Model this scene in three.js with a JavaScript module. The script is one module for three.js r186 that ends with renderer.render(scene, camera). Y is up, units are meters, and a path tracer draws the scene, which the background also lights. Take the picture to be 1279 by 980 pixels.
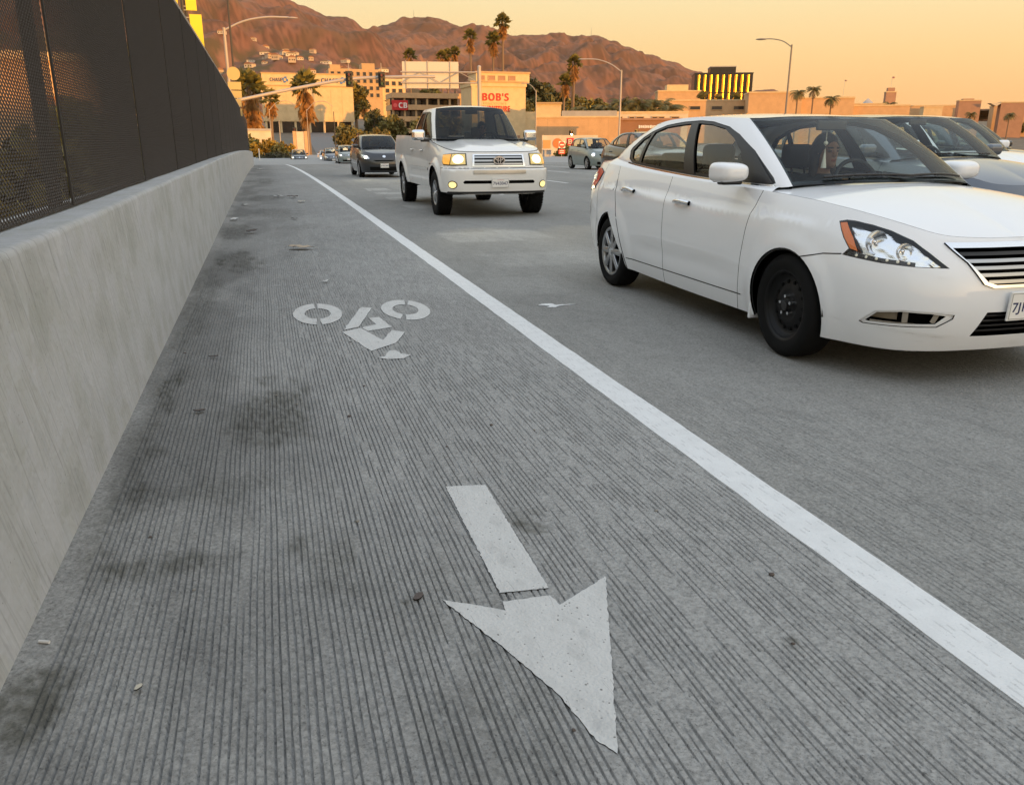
import * as THREE from 'three';
import { mergeGeometries, mergeVertices } from 'three/addons/utils/BufferGeometryUtils.js';
import { RoundedBoxGeometry } from 'three/addons/geometries/RoundedBoxGeometry.js';
import { MarchingCubes } from 'three/addons/objects/MarchingCubes.js';
import { FontLoader } from 'three/addons/loaders/FontLoader.js';
import { TextGeometry } from 'three/addons/geometries/TextGeometry.js';

// ---------------------------------------------------------------- camera, sky, sun, exposure
const scene = new THREE.Scene();
const EYE = new THREE.Vector3(0, 1.285, 0);
const camera = new THREE.PerspectiveCamera(51.31, 1279 / 980, 0.1, 12000);
camera.position.copy(EYE);
camera.lookAt(EYE.x + 0.26804, EYE.y - 0.29507, EYE.z - 0.91711);

const renderer = new THREE.WebGLRenderer({ antialias: true });
renderer.toneMapping = THREE.LinearToneMapping;
renderer.toneMappingExposure = 1.15;
renderer.shadowMap.enabled = true;

const SUN_AZ = 150 * Math.PI / 180, SUN_EL = 2.6 * Math.PI / 180;      // azimuth from the road axis ahead, clockwise
const SUN = new THREE.Vector3(Math.sin(SUN_AZ) * Math.cos(SUN_EL), Math.sin(SUN_EL), -Math.cos(SUN_AZ) * Math.cos(SUN_EL));
{
  const W = 1024, H = 512, d = new Float32Array(W * H * 4);
  const keys = [[-90, .22, .20, .17], [-3, .66, .36, .18], [0, .90, .45, .185], [2.5, .91, .53, .225], [5, .90, .63, .29], [8, .87, .71, .39], [12, .83, .76, .52], [20, .78, .80, .70], [35, .78, .86, .92], [60, .76, .87, 1.02], [90, .74, .86, 1.03]];
  for (let j = 0; j < H; j++) {
    const el = (j + .5) / H * 180 - 90, y = Math.sin(el * Math.PI / 180), cr = Math.cos(el * Math.PI / 180);
    let k = 0; while (k < keys.length - 2 && keys[k + 1][0] < el) k++;
    const A = keys[k], B = keys[k + 1], t = Math.min(1, Math.max(0, (el - A[0]) / (B[0] - A[0])));
    for (let i = 0; i < W; i++) {
      const ph = ((i + .5) / W - .5) * 2 * Math.PI, x = Math.cos(ph) * cr, z = Math.sin(ph) * cr;
      const c = x * SUN.x + y * SUN.y + z * SUN.z;                       // cosine of the angle to the sun
      const ang = Math.acos(Math.min(1, Math.max(-1, c))) * 180 / Math.PI;
      const g1 = Math.exp(-Math.pow(ang / 55, 2)) * Math.exp(-Math.max(0, el) / 38), g2 = Math.exp(-Math.pow(ang / 14, 2));
      const o = (j * W + i) * 4;
      d[o] = A[1] + (B[1] - A[1]) * t + g1 * .60 + g2 * 2.0;
      d[o + 1] = A[2] + (B[2] - A[2]) * t + g1 * .52 + g2 * 1.2;
      d[o + 2] = A[3] + (B[3] - A[3]) * t + g1 * .44 + g2 * .55;
      d[o + 3] = 1;
    }
  }
  const sky = new THREE.DataTexture(d, W, H, THREE.RGBAFormat, THREE.FloatType);
  sky.mapping = THREE.EquirectangularReflectionMapping;
  sky.minFilter = sky.magFilter = THREE.LinearFilter; sky.wrapS = THREE.RepeatWrapping; sky.needsUpdate = true;
  scene.background = sky; scene.environment = sky;
}
const sun = new THREE.DirectionalLight(new THREE.Color().setRGB(1, .44, .065), 4.6);
sun.position.copy(SUN).multiplyScalar(400); sun.target.position.set(0, 0, 0);
sun.castShadow = true; sun.shadow.mapSize.set(4096, 4096);
Object.assign(sun.shadow.camera, { left: -300, right: 300, top: 120, bottom: -120, near: 10, far: 1200 });
scene.add(sun, sun.target);
scene.fog = new THREE.FogExp2(new THREE.Color().setRGB(.95, .60, .32), 3.0e-5);
// ---------------------------------------------------------------- helpers
function rng(seed) { let s = seed >>> 0; return () => { s = (s + 0x6D2B79F5) | 0; let t = Math.imul(s ^ (s >>> 15), 1 | s); t = (t + Math.imul(t ^ (t >>> 7), 61 | t)) ^ t; return ((t ^ (t >>> 14)) >>> 0) / 4294967296; }; }
const clamp = (v, a = 0, b = 1) => Math.min(b, Math.max(a, v)), lerp = (a, b, t) => a + (b - a) * t;
const sstep = (a, b, v) => { const t = clamp((v - a) / (b - a)); return t * t * (3 - 2 * t); };
function hash2(x, y) { let h = Math.imul(x | 0, 374761393) + Math.imul(y | 0, 668265263); h = Math.imul(h ^ (h >>> 13), 1274126177); return ((h ^ (h >>> 16)) >>> 0) / 4294967296; }
function noise2(x, y) { const xi = Math.floor(x), yi = Math.floor(y), fx = x - xi, fy = y - yi, u = fx * fx * (3 - 2 * fx), v = fy * fy * (3 - 2 * fy);
  return lerp(lerp(hash2(xi, yi), hash2(xi + 1, yi), u), lerp(hash2(xi, yi + 1), hash2(xi + 1, yi + 1), u), v); }
function fbm(x, y, o = 4) { let s = 0, a = .5, n = 0; for (let i = 0; i < o; i++) { s += a * noise2(x, y); n += a; a *= .5; x = x * 2.03 + 17.1; y = y * 2.03 - 9.7; } return s / n; }
const C = (r, g, b) => new THREE.Color().setRGB(r, g, b);
const mat = (r, g, b, rough = .8, o = {}) => new THREE.MeshStandardMaterial({ color: C(r, g, b), roughness: rough, metalness: 0, side: THREE.DoubleSide, ...o });
const taken = {};
function numbered(n) { const k = taken[n] = (taken[n] ?? -1) + 1; return k ? `${n}_${String(k).padStart(3, '0')}` : n; }
function tag(o, label, category, group) { o.userData.label = label; o.userData.category = category; if (group) o.userData.group = group; return o; }
function thing(name, label, category, pos = [0, 0, 0], turn = 0, group) { const g = new THREE.Group(); g.name = numbered(name); g.position.set(...pos); g.rotation.y = turn; tag(g, label, category, group); scene.add(g); return g; }
function mesh(name, geo, m, parent = scene) { if (Array.isArray(geo)) geo = merge(geo); const o = new THREE.Mesh(geo, m); o.name = parent === scene ? numbered(name) : name; o.castShadow = o.receiveShadow = true; parent.add(o); return o; }
function struct(name, geo, m, parent = scene) { const o = mesh(name, geo, m, parent); if (parent === scene) o.userData.kind = 'structure'; return o; }
function dup(o, label, pos, turn, group) { const c = o.clone(); c.name = numbered(o.name.replace(/_\d{3}$/, '')); c.userData = { ...o.userData }; if (label) c.userData.label = label; if (group) c.userData.group = group; if (pos) c.position.set(...pos); if (turn !== undefined) c.rotation.y = turn; scene.add(c); return c; }
function merge(list) {
  list = list.filter(g => g);
  const uv = list.every(g => g.attributes.uv), col = list.every(g => g.attributes.color);
  list = list.map(g => { g = g.index ? g.toNonIndexed() : g.clone(); for (const k of Object.keys(g.attributes)) if (!(k === 'position' || k === 'normal' || (k === 'uv' && uv) || (k === 'color' && col))) g.deleteAttribute(k); if (!g.attributes.normal) g.computeVertexNormals(); g.morphAttributes = {}; return g; });
  return mergeGeometries(list);
}
const box = (w, h, d, x = 0, y = 0, z = 0, rx = 0, ry = 0, rz = 0) => { const g = new THREE.BoxGeometry(w, h, d); if (rx || ry || rz) g.rotateX(rx).rotateY(ry).rotateZ(rz); return g.translate(x, y, z); };
const rbox = (w, h, d, r, x = 0, y = 0, z = 0, seg = 2) => new RoundedBoxGeometry(w, h, d, seg, r).translate(x, y, z);
const V = (x, y, z) => new THREE.Vector3(x, y, z);
function tube(pts, r, seg = 24, rad = 8, closed = false) { return new THREE.TubeGeometry(new THREE.CatmullRomCurve3(pts.map(p => V(...p)), closed, 'centripetal'), seg, r, rad, closed); }
function rod(a, b, r0, r1 = r0, rad = 8) { const A = V(...a), B = V(...b), d = B.clone().sub(A), l = d.length(); const g = new THREE.CylinderGeometry(r1, r0, l, rad); g.translate(0, l / 2, 0); g.applyQuaternion(new THREE.Quaternion().setFromUnitVectors(V(0, 1, 0), d.normalize())); return g.translate(...a); }
function geoFrom(pos, idx, nor, uv) { const g = new THREE.BufferGeometry(); g.setAttribute('position', new THREE.Float32BufferAttribute(pos, 3)); if (uv) g.setAttribute('uv', new THREE.Float32BufferAttribute(uv, 2)); if (idx) g.setIndex(idx); if (nor) g.setAttribute('normal', new THREE.Float32BufferAttribute(nor, 3)); else g.computeVertexNormals(); return g; }
function gridGeo(nu, nv, f) { const p = [], ix = [], uv = []; for (let i = 0; i <= nu; i++) for (let j = 0; j <= nv; j++) { const q = f(i / nu, j / nv); p.push(q[0], q[1], q[2]); uv.push(q[3] ?? i / nu, q[4] ?? j / nv); } const k = nv + 1; for (let i = 0; i < nu; i++) for (let j = 0; j < nv; j++) { const a = i * k + j; ix.push(a, a + k, a + 1, a + 1, a + k, a + k + 1); } return geoFrom(p, ix, null, uv); }
function mirrorZ(g) { g = (g.index ? g.toNonIndexed() : g.clone()); const p = g.attributes.position, n = g.attributes.normal; for (let i = 0; i < p.count; i++) { p.setZ(i, -p.getZ(i)); if (n) n.setZ(i, -n.getZ(i)); } for (let i = 0; i < p.count; i += 3) for (const a of Object.values(g.attributes)) for (let c = 0; c < a.itemSize; c++) { const t = a.array[(i + 1) * a.itemSize + c]; a.array[(i + 1) * a.itemSize + c] = a.array[(i + 2) * a.itemSize + c]; a.array[(i + 2) * a.itemSize + c] = t; } return g; }
function canvasTex(w, h, draw, o = {}) { const c = document.createElement('canvas'); c.width = w; c.height = h; draw(c.getContext('2d'), w, h); const t = new THREE.CanvasTexture(c); t.colorSpace = THREE.SRGBColorSpace; t.wrapS = t.wrapT = THREE.RepeatWrapping; t.magFilter = THREE.LinearFilter; Object.assign(t, o); return t; }
function dataTex(n, f, o = {}) { const d = new Uint8Array(n * n * 4); for (let j = 0; j < n; j++) for (let i = 0; i < n; i++) { const c = f(i / n, j / n, i, j), k = (j * n + i) * 4; d[k] = clamp(c[0]) * 255; d[k + 1] = clamp(c[1]) * 255; d[k + 2] = clamp(c[2]) * 255; d[k + 3] = 255; } const t = new THREE.DataTexture(d, n, n); t.wrapS = t.wrapT = THREE.RepeatWrapping; t.magFilter = THREE.LinearFilter; t.minFilter = THREE.LinearMipmapLinearFilter; t.generateMipmaps = true; Object.assign(t, o); t.needsUpdate = true; return t; }
// tileable value noise on the unit square with p cells
function tnoise(x, y, p, s = 0) { x *= p; y *= p; const xi = Math.floor(x), yi = Math.floor(y), fx = x - xi, fy = y - yi, u = fx * fx * (3 - 2 * fx), v = fy * fy * (3 - 2 * fy), m = k => ((k % p) + p) % p; const h = (a, b) => hash2(m(a) + s * 131, m(b) + s * 37);
  return lerp(lerp(h(xi, yi), h(xi + 1, yi), u), lerp(h(xi, yi + 1), h(xi + 1, yi + 1), u), v); }
function tfbm(x, y, p, o = 4, s = 0) { let v = 0, a = .5, n = 0; for (let i = 0; i < o; i++) { v += a * tnoise(x, y, p, s + i); n += a; a *= .5; p *= 2; } return v / n; }

// ---- conforming refinement of a triangulated outline, and panels cut from a curved surface S.P(u, v)
function panelGeo(S, outer, holes = [], o = {}) {
  const { off = 0, hem = 0, max = .07, sharp = false } = o;
  const area = q => { let s = 0; for (let i = 0; i < q.length; i++) { const a = q[i], b = q[(i + 1) % q.length]; s += a[0] * b[1] - a[1] * b[0]; } return s; };
  let oo = area(outer) < 0 ? outer.slice().reverse() : outer.slice(); const hh = holes.map(h => area(h) > 0 ? h.slice().reverse() : h.slice());
  const v2 = q => q.map(p => new THREE.Vector2(p[0], p[1]));
  const pts = [...oo, ...hh.flat()]; let tris = THREE.ShapeUtils.triangulateShape(v2(oo), hh.map(v2));
  const p3 = pts.map(p => S.P(p[0], p[1]));
  const dist = (a, b) => Math.hypot(p3[a][0] - p3[b][0], p3[a][1] - p3[b][1], p3[a][2] - p3[b][2]);
  for (let pass = 0; pass < 9; pass++) {
    const mid = new Map(); let any = false;
    const split = (a, b) => { const k = a < b ? a * 1e6 + b : b * 1e6 + a; if (mid.has(k)) return mid.get(k); let r = -1; if (dist(a, b) > max) { const q = [(pts[a][0] + pts[b][0]) / 2, (pts[a][1] + pts[b][1]) / 2]; r = pts.length; pts.push(q); p3.push(S.P(q[0], q[1])); any = true; } mid.set(k, r); return r; };
    const out = [];
    for (const [a, b, c] of tris) {
      const ab = split(a, b), bc = split(b, c), ca = split(c, a), n = (ab >= 0) + (bc >= 0) + (ca >= 0);
      if (!n) out.push([a, b, c]);
      else if (n === 3) out.push([a, ab, ca], [ab, b, bc], [ca, bc, c], [ab, bc, ca]);
      else if (n === 1) { if (ab >= 0) out.push([a, ab, c], [ab, b, c]); else if (bc >= 0) out.push([a, b, bc], [a, bc, c]); else out.push([a, b, ca], [ca, b, c]); }
      else { if (ab < 0) out.push([a, b, bc], [a, bc, ca], [ca, bc, c]); else if (bc < 0) out.push([b, c, ca], [b, ca, ab], [ab, ca, a]); else out.push([c, a, ab], [c, ab, bc], [bc, ab, b]); }
    }
    tris = out; if (!any) break;
  }
  const nor = pts.map(p => S.N(p[0], p[1]));
  const pos = [], nn = [], uv = [];
  const put = (i, d, n) => { pos.push(p3[i][0] + nor[i][0] * d, p3[i][1] + nor[i][1] * d, p3[i][2] + nor[i][2] * d); nn.push(...n); uv.push(pts[i][0], pts[i][1]); };
  const edges = new Map();
  for (let t of tris) { { const [a, b, c] = t, A = p3[a], B = p3[b], D = p3[c], n = nor[a]; const u = [B[0] - A[0], B[1] - A[1], B[2] - A[2]], w = [D[0] - A[0], D[1] - A[1], D[2] - A[2]]; if ((u[1] * w[2] - u[2] * w[1]) * n[0] + (u[2] * w[0] - u[0] * w[2]) * n[1] + (u[0] * w[1] - u[1] * w[0]) * n[2] < 0) t = [a, c, b]; } for (const i of t) put(i, off, nor[i]); for (let k = 0; k < 3; k++) { const a = t[k], b = t[(k + 1) % 3], key = a < b ? a * 1e6 + b : b * 1e6 + a; if (edges.has(key)) edges.set(key, null); else edges.set(key, [a, b]); } }
  if (hem) for (const e of edges.values()) if (e) {
    const [a, b] = e, d = [p3[b][0] - p3[a][0], p3[b][1] - p3[a][1], p3[b][2] - p3[a][2]], n = nor[a];
    let w = [d[1] * n[2] - d[2] * n[1], d[2] * n[0] - d[0] * n[2], d[0] * n[1] - d[1] * n[0]]; const l = Math.hypot(...w) || 1; w = w.map(v => v / l);
    put(a, off, w); put(b, off, w); put(b, off - hem, w); put(a, off, w); put(b, off - hem, w); put(a, off - hem, w);
  }
  return geoFrom(pos, null, nn, uv);
}
// make sure faces look along their normals
const cr = (a, b, t) => { const n = a.length - 1, k = clamp(Math.floor(t), 0, n - 1), f = t - k; const p = i => a[clamp(i, 0, n)][b]; const p0 = k === 0 ? 2 * p(0) - p(1) : p(k - 1), p1 = p(k), p2 = p(k + 1), p3 = k + 1 === n ? 2 * p(n) - p(n - 1) : p(k + 2); return .5 * ((2 * p1) + (-p0 + p2) * f + (2 * p0 - 5 * p1 + 4 * p2 - p3) * f * f + (-p0 + 3 * p1 - 3 * p2 + p3) * f * f * f); };
function numN(S, u, v) { const e = .004, ev = S.ev ?? .004; const a = S.P(u + e, v), b = S.P(u - e, v), c = S.P(u, v + ev), d = S.P(u, v - ev); const p = [a[0] - b[0], a[1] - b[1], a[2] - b[2]], q = [c[0] - d[0], c[1] - d[1], c[2] - d[2]]; let n = [q[1] * p[2] - q[2] * p[1], q[2] * p[0] - q[0] * p[2], q[0] * p[1] - q[1] * p[0]]; const l = Math.hypot(...n) || 1; return n.map(v => v / l); }
// body side wrapped round a plan outline, front centre (a = 0) to rear centre (a = len); negative a is the other side
class Wrap {
  constructor(cps, extra) { this.extra = extra; this.tab = []; const n = cps.length - 1; let L = 0, px, pz;
    for (let i = 0; i <= n * 24; i++) { const t = i / 24, row = []; for (let c = 0; c < cps[0].length; c++) row.push(c < 2 ? cr(cps, c, t) : cr(cps, c, t)); if (i === 0 || i === n * 24) row[1] = 0; if (i) L += Math.hypot(row[0] - px, row[1] - pz); px = row[0]; pz = row[1]; row.a = L; this.tab.push(row); }
    this.len = L; const T = this.tab; T.forEach((r, i) => { const p = T[Math.max(0, i - 1)], q = T[Math.min(T.length - 1, i + 1)]; let tx = q[0] - p[0], tz = q[1] - p[1]; if (i === 0 || i === T.length - 1) tx = 0, tz = i ? -1 : 1; const l = Math.hypot(tx, tz); r.n = [tz / l, -tx / l]; }); }
  row(a) { const T = this.tab; a = clamp(a, 0, this.len); let lo = 0, hi = T.length - 1; while (hi - lo > 1) { const m = (lo + hi) >> 1; if (T[m].a <= a) lo = m; else hi = m; } const f = (a - T[lo].a) / (T[hi].a - T[lo].a), r = T[lo].map((v, k) => v + (T[hi][k] - v) * f); r.n = [lerp(T[lo].n[0], T[hi].n[0], f), lerp(T[lo].n[1], T[hi].n[1], f)]; r.a = a; return r; }
  aX(x) { const T = this.tab; for (let i = 1; i < T.length; i++) if (T[i][0] <= x) return lerp(T[i - 1].a, T[i].a, clamp((x - T[i - 1][0]) / (T[i][0] - T[i - 1][0] || 1))); return this.len; }
  aZ(z) { const T = this.tab; for (let i = 1; i < T.length; i++) if (T[i][1] >= z) return lerp(T[i - 1].a, T[i].a, (z - T[i - 1][1]) / (T[i][1] - T[i - 1][1])); return 0; }
  aZr(z) { const T = this.tab; for (let i = T.length - 2; i >= 0; i--) if (T[i][1] >= z) return lerp(T[i].a, T[i + 1].a, (z - T[i][1]) / (T[i + 1][1] - T[i][1])); return this.len; }
  ys(a) { return this.row(Math.abs(a))[3]; } yb(a) { return this.row(Math.abs(a))[2]; }
  P(a, y) { const s = a < 0 ? -1 : 1; let A = s * a, over = 0; if (A > this.len) { over = A - this.len; A = this.len; } const r = this.row(A), [x, z, yb, ys, iT, iB, hm, p] = r, h = (y - yb) / (ys - yb);
    let ins = h < hm ? iB * Math.pow((hm - h) / hm, 2) : iT * Math.pow((h - hm) / (1 - hm), p); if (this.extra) ins -= this.extra(A, y, x, z);
    return [x - r.n[0] * ins, y, s * (z - r.n[1] * ins - over)]; }
  N(a, y) { if (Math.abs(a) < .004) { const n = numN(this, .0045, y); const l = Math.hypot(n[0], n[1]); return [n[0] / l, n[1] / l, 0]; } const s = a < 0 ? -1 : 1; const n = numN(this, Math.min(Math.abs(a), this.len - .005), y); return [n[0], n[1], s * n[2]]; }
  top(a) { return this.P(a, this.ys(a)); }
}
// cabin: ruled surface between a base loop and a roof loop, s = control index, negative s is the other side
class Cabin {
  constructor(base, top, bulge = .03) { this.b = base; this.t = top; this.n = base.length - 1; this.bulge = bulge; this.ev = .01; }
  P(s, t) { const q = s < 0 ? -1 : 1, S = clamp(q * s, 0, this.n); const B = [0, 1, 2].map(c => cr(this.b, c, S)), T = [0, 1, 2].map(c => cr(this.t, c, S)); if (S === 0 || S === this.n) B[1] = T[1] = 0; const u = this.bulge * 4 * t * (1 - t), k = this.bt(S); return [lerp(B[0], T[0], t) + u * k[0], lerp(B[2], T[2], t) + u * .35, q * (lerp(B[1], T[1], t) + u * k[1])]; }
  bt(S) { const e = .02, a = Math.max(0, S - e), b = Math.min(this.n, S + e); const dx = cr(this.b, 0, b) - cr(this.b, 0, a), dz = cr(this.b, 1, b) - cr(this.b, 1, a), l = Math.hypot(dx, dz) || 1; return [dz / l, -dx / l]; }
  N(s, t) { const q = s < 0 ? -1 : 1, S = clamp(Math.abs(s), .006, this.n - .006), n = numN(this, S, clamp(t, .011, .989)); return [n[0], n[1], q * n[2] * (Math.abs(s) < .006 || Math.abs(s) > this.n - .006 ? 0 : 1)]; }
  sX(x, which = 'b') { for (let i = 1; i <= this.n * 40; i++) if (cr(this[which], 0, i / 40) <= x) return i / 40; return this.n; }
}
// lid panel (bonnet, boot lid, roof): rows from an edge curve to the centre line
function lidGeo(edge, centre, nRow, nCol, pow = 2, full = true) {
  const row = (k, w, s) => { const e = edge(k), c = centre(k), f = 1 - Math.pow(1 - w, pow); return [lerp(e[0], c[0], f * .5 + w * .5), lerp(e[1], c[1], f), s * lerp(e[2], 0, w)]; };
  return gridGeo(nRow, nCol * 2, (u, v) => { const t = v * 2 - 1, w = 1 - Math.abs(t); const q = row(u, w, t < 0 ? 1 : -1); return q; });
}
function arc(cx, cy, r, a0, a1, n) { const o = []; for (let i = 0; i <= n; i++) { const t = lerp(a0, a1, i / n) * Math.PI / 180; o.push([cx + Math.cos(t) * r, cy + Math.sin(t) * r]); } return o; }
function ell(cx, cy, rx, ry, n = 28, rot = 0) { const o = []; for (let i = 0; i < n; i++) { const t = i / n * Math.PI * 2, x = Math.cos(t) * rx, y = Math.sin(t) * ry; o.push([cx + x * Math.cos(rot) - y * Math.sin(rot), cy + x * Math.sin(rot) + y * Math.cos(rot)]); } return o; }
function rrect(x0, y0, x1, y1, r, n = 4) { return [...arc(x1 - r, y1 - r, r, 0, 90, n), ...arc(x0 + r, y1 - r, r, 90, 180, n), ...arc(x0 + r, y0 + r, r, 180, 270, n), ...arc(x1 - r, y0 + r, r, 270, 360, n)]; }
const neg = q => q.map(([a, y]) => [-a, y]).reverse();
// height of the road along its axis: flat deck, gentle crest, then the street climbing beyond the bridge
const deckY = z => { const d = -z; if (d < 15) return 0; if (d < 120) return -(d - 15) * (d - 15) / 5184; const y1 = -105 * 105 / 5184, s1 = -.0405; if (d < 190) { const u = (d - 120) / 70; return y1 + 70 * (s1 * u + (.05 - s1) * u * u / 2); } const y2 = y1 + 70 * (s1 + (.05 - s1) / 2); return y2 + .05 * (Math.min(d, 480) - 190) + .03 * Math.max(0, Math.min(d, 1300) - 480); };
const M = {
  white: new THREE.MeshPhysicalMaterial({ color: C(.80, .81, .825), roughness: .4, clearcoat: 1, clearcoatRoughness: .03, side: THREE.DoubleSide }),
  truckWhite: new THREE.MeshPhysicalMaterial({ color: C(.80, .785, .75), roughness: .45, clearcoat: 1, clearcoatRoughness: .07, side: THREE.DoubleSide }),
  black: new THREE.MeshPhysicalMaterial({ color: C(.010, .011, .014), roughness: .35, clearcoat: 1, clearcoatRoughness: .05, side: THREE.DoubleSide }),
  sage: new THREE.MeshPhysicalMaterial({ color: C(.20, .24, .23), roughness: .4, clearcoat: 1, clearcoatRoughness: .06, side: THREE.DoubleSide }),
  charcoal: new THREE.MeshPhysicalMaterial({ color: C(.035, .042, .052), roughness: .35, metalness: .3, clearcoat: 1, clearcoatRoughness: .06, side: THREE.DoubleSide }),
  silver: new THREE.MeshPhysicalMaterial({ color: C(.095, .11, .135), roughness: .36, metalness: .35, clearcoat: 1, clearcoatRoughness: .05, side: THREE.DoubleSide }),
  glass: new THREE.MeshPhysicalMaterial({ specularIntensity: .5, color: C(.80, .88, .86), roughness: .015, transmission: 1, thickness: 0, ior: 1.5, side: THREE.DoubleSide }),
  tint: new THREE.MeshPhysicalMaterial({ specularIntensity: .5, color: C(.32, .36, .37), roughness: .02, transmission: 1, thickness: 0, ior: 1.5, side: THREE.DoubleSide }),
  sideGlass: new THREE.MeshPhysicalMaterial({ color: C(.84, .90, .88), roughness: .02, transmission: 1, thickness: 0, ior: 1.5, side: THREE.DoubleSide }),
  clear: new THREE.MeshPhysicalMaterial({ color: C(.97, .98, .98), roughness: .01, transmission: 1, thickness: 0, ior: 1.5, side: THREE.DoubleSide }),
  trim: mat(.010, .010, .011, .4), plastic: mat(.018, .018, .019, .6), dark: new THREE.MeshPhysicalMaterial({ color: C(.005, .005, .005), roughness: .9, specularIntensity: .3, side: THREE.DoubleSide }), rubber: new THREE.MeshPhysicalMaterial({ color: C(.007, .007, .007), roughness: .85, specularIntensity: .35, side: THREE.DoubleSide }),
  cloth: mat(.045, .042, .04, .95), beige: mat(.34, .29, .22, .9), chrome: mat(.78, .79, .80, .09, { metalness: 1 }), alloy: mat(.42, .43, .44, .32, { metalness: 1 }), steel: new THREE.MeshPhysicalMaterial({ color: C(.006, .006, .0065), roughness: .5, specularIntensity: .5, side: THREE.DoubleSide }),
  reflector: mat(.82, .83, .85, .16, { metalness: 1 }), amber: mat(.72, .17, .02, .25), red: mat(.50, .015, .02, .2), bulb: mat(.9, .85, .7, .3),
  grey: mat(.16, .16, .165, .6), plate: mat(.78, .78, .76, .5), ink: mat(.03, .04, .12, .5), lining: mat(.30, .27, .23, .9), metal: mat(.35, .35, .34, .5, { metalness: .8 }),
};
const lampOn = (r, g, b, k) => new THREE.MeshStandardMaterial({ color: C(.9, .9, .85), emissive: C(r, g, b), emissiveIntensity: k, roughness: .3, side: THREE.DoubleSide });
M.headOn = lampOn(1, .72, .22, .55); M.headWhite = lampOn(1, .93, .72, 4); M.headCore = lampOn(1, .88, .50, 2.6); M.fogOn = lampOn(1, .80, .32, 1.1); M.turnOn = lampOn(1, .40, .02, .8);

for (const k of ['headOn', 'fogOn', 'turnOn']) M[k].color.setRGB(.30, .22, .08);
// ---------------------------------------------------------------- ground, bridge deck, markings, parapet, fence
const LINE0 = 1.623, LINE1 = 1.783, KERB = -.725;
const concTex = dataTex(1024, (u, v) => { const f = tfbm(u, v, 128, 3, 1), m = tfbm(u, v, 16, 4, 5), g = tnoise(u, v, 512, 9); const q = tfbm(u, v, 200, 2, 61); const k = .80 + .62 * (f - .5) + .16 * (m - .5) + (g > .84 ? -.26 : g < .12 ? .16 : 0) + (q > .72 ? -.3 * (q - .72) * 6 : 0); return [k, k * .997, k * .985]; });
concTex.anisotropy = 8;
const concBump = dataTex(512, (u, v) => { const k = tfbm(u, v, 128, 2, 3) * .7 + tfbm(u, v, 32, 3, 8) * .3; return [k, k, k]; });
// stains that lie on the concrete: [x, z, rx, rz, strength]
const STAINS = [[-.05, -4.05, .22, .55, .42], [-.34, -2.53, .26, .10, .38], [-.34, -3.1, .25, .16, .22], [-.36, -9.6, .25, .9, .38], [-.07, -20.5, .4, 1.2, .25], [.10, -2.4, .12, .25, .22], [-.66, -1.92, .10, .16, .5], [.75, -2.53, .05, .07, .4], [.84, -2.57, .05, .04, .35], [.79, -2.44, .05, .04, .35], [-.62, -3.5, .08, 1.6, .25], [-.6, -7, .12, 3, .25], [.42, -2.1, .3, .3, .12], [.1, -16, .5, 1.5, .2], [-.1, -30, .5, 2.5, .25], [.5, -13.2, .4, .5, .15], [-.5, -13, .2, 1.2, .3], [.44, -1.5, .25, .3, .16], [.30, -2.1, .03, .02, .6], [1.25, -1.6, .03, .03, .5]];
const WORN = [[2.81, -11.2, .5, .55, .30], [3.4, -11.4, .35, .5, .28], [2.94, -23.4, .3, .55, .55], [3.0, -21.4, .35, .45, .5], [3.05, -19.4, .4, .45, .5], [3.2, -16.8, .5, .45, .4], [2.2, -7.2, .35, .45, .14], [3.0, -8.9, .7, .5, .16]];
function stainMix(x, z) { let s = 0; for (const [sx, sz, rx, rz, k] of STAINS) { const d = Math.hypot((x - sx) / rx, (z - sz) / rz); if (d < 1.8) s += k * sstep(1.2, .45, d + (fbm(x * 9, z * 5, 3) - .5) * 1.5) * (.5 + .85 * sstep(.34, .66, fbm(x * 85, z * 44, 3))); } return Math.min(.6, s); }
function deckTone(x, z) {
  const f = fbm(x * .9 + 3, z * .35, 4), m = fbm(x * 5, z * 2.2, 3); let k = 1 + .22 * (f - .5) + .16 * (m - .5); let r = k, g = k, b = k;
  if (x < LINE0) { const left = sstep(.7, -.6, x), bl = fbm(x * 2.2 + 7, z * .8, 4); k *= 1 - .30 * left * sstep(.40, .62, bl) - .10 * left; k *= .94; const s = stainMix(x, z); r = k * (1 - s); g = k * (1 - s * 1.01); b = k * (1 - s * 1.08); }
  else { k *= .76 - .06 * sstep(.45, .62, fbm(x * 1.3, z * .12, 3)); const path = Math.exp(-Math.pow((((x - LINE1) % 3.6) - .95) / .5, 2)) + Math.exp(-Math.pow((((x - LINE1) % 3.6) - 2.7) / .5, 2)); k *= 1 - .10 * path * fbm(x * 3, z * .3, 2); let w = 0; for (const [sx, sz, rx, rz, q] of WORN) { const d = Math.max(Math.abs(x - sx) / rx, Math.abs(z - sz) / rz); w = Math.max(w, q * sstep(1.1, .9, d + (fbm(x * 12, z * 6, 3) - .5) * .25) * (.5 + .8 * fbm(x * 14, z * 30, 2))); } k *= 1 + w; r = k; g = k; b = k * .985; }
  return [r, g, b];
}
const deckMat = new THREE.MeshStandardMaterial({ color: C(.405, .40, .383), map: concTex, bumpMap: concBump, bumpScale: .004, roughness: .86, vertexColors: true, side: THREE.DoubleSide });
concTex.repeat.set(1, 1);
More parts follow.
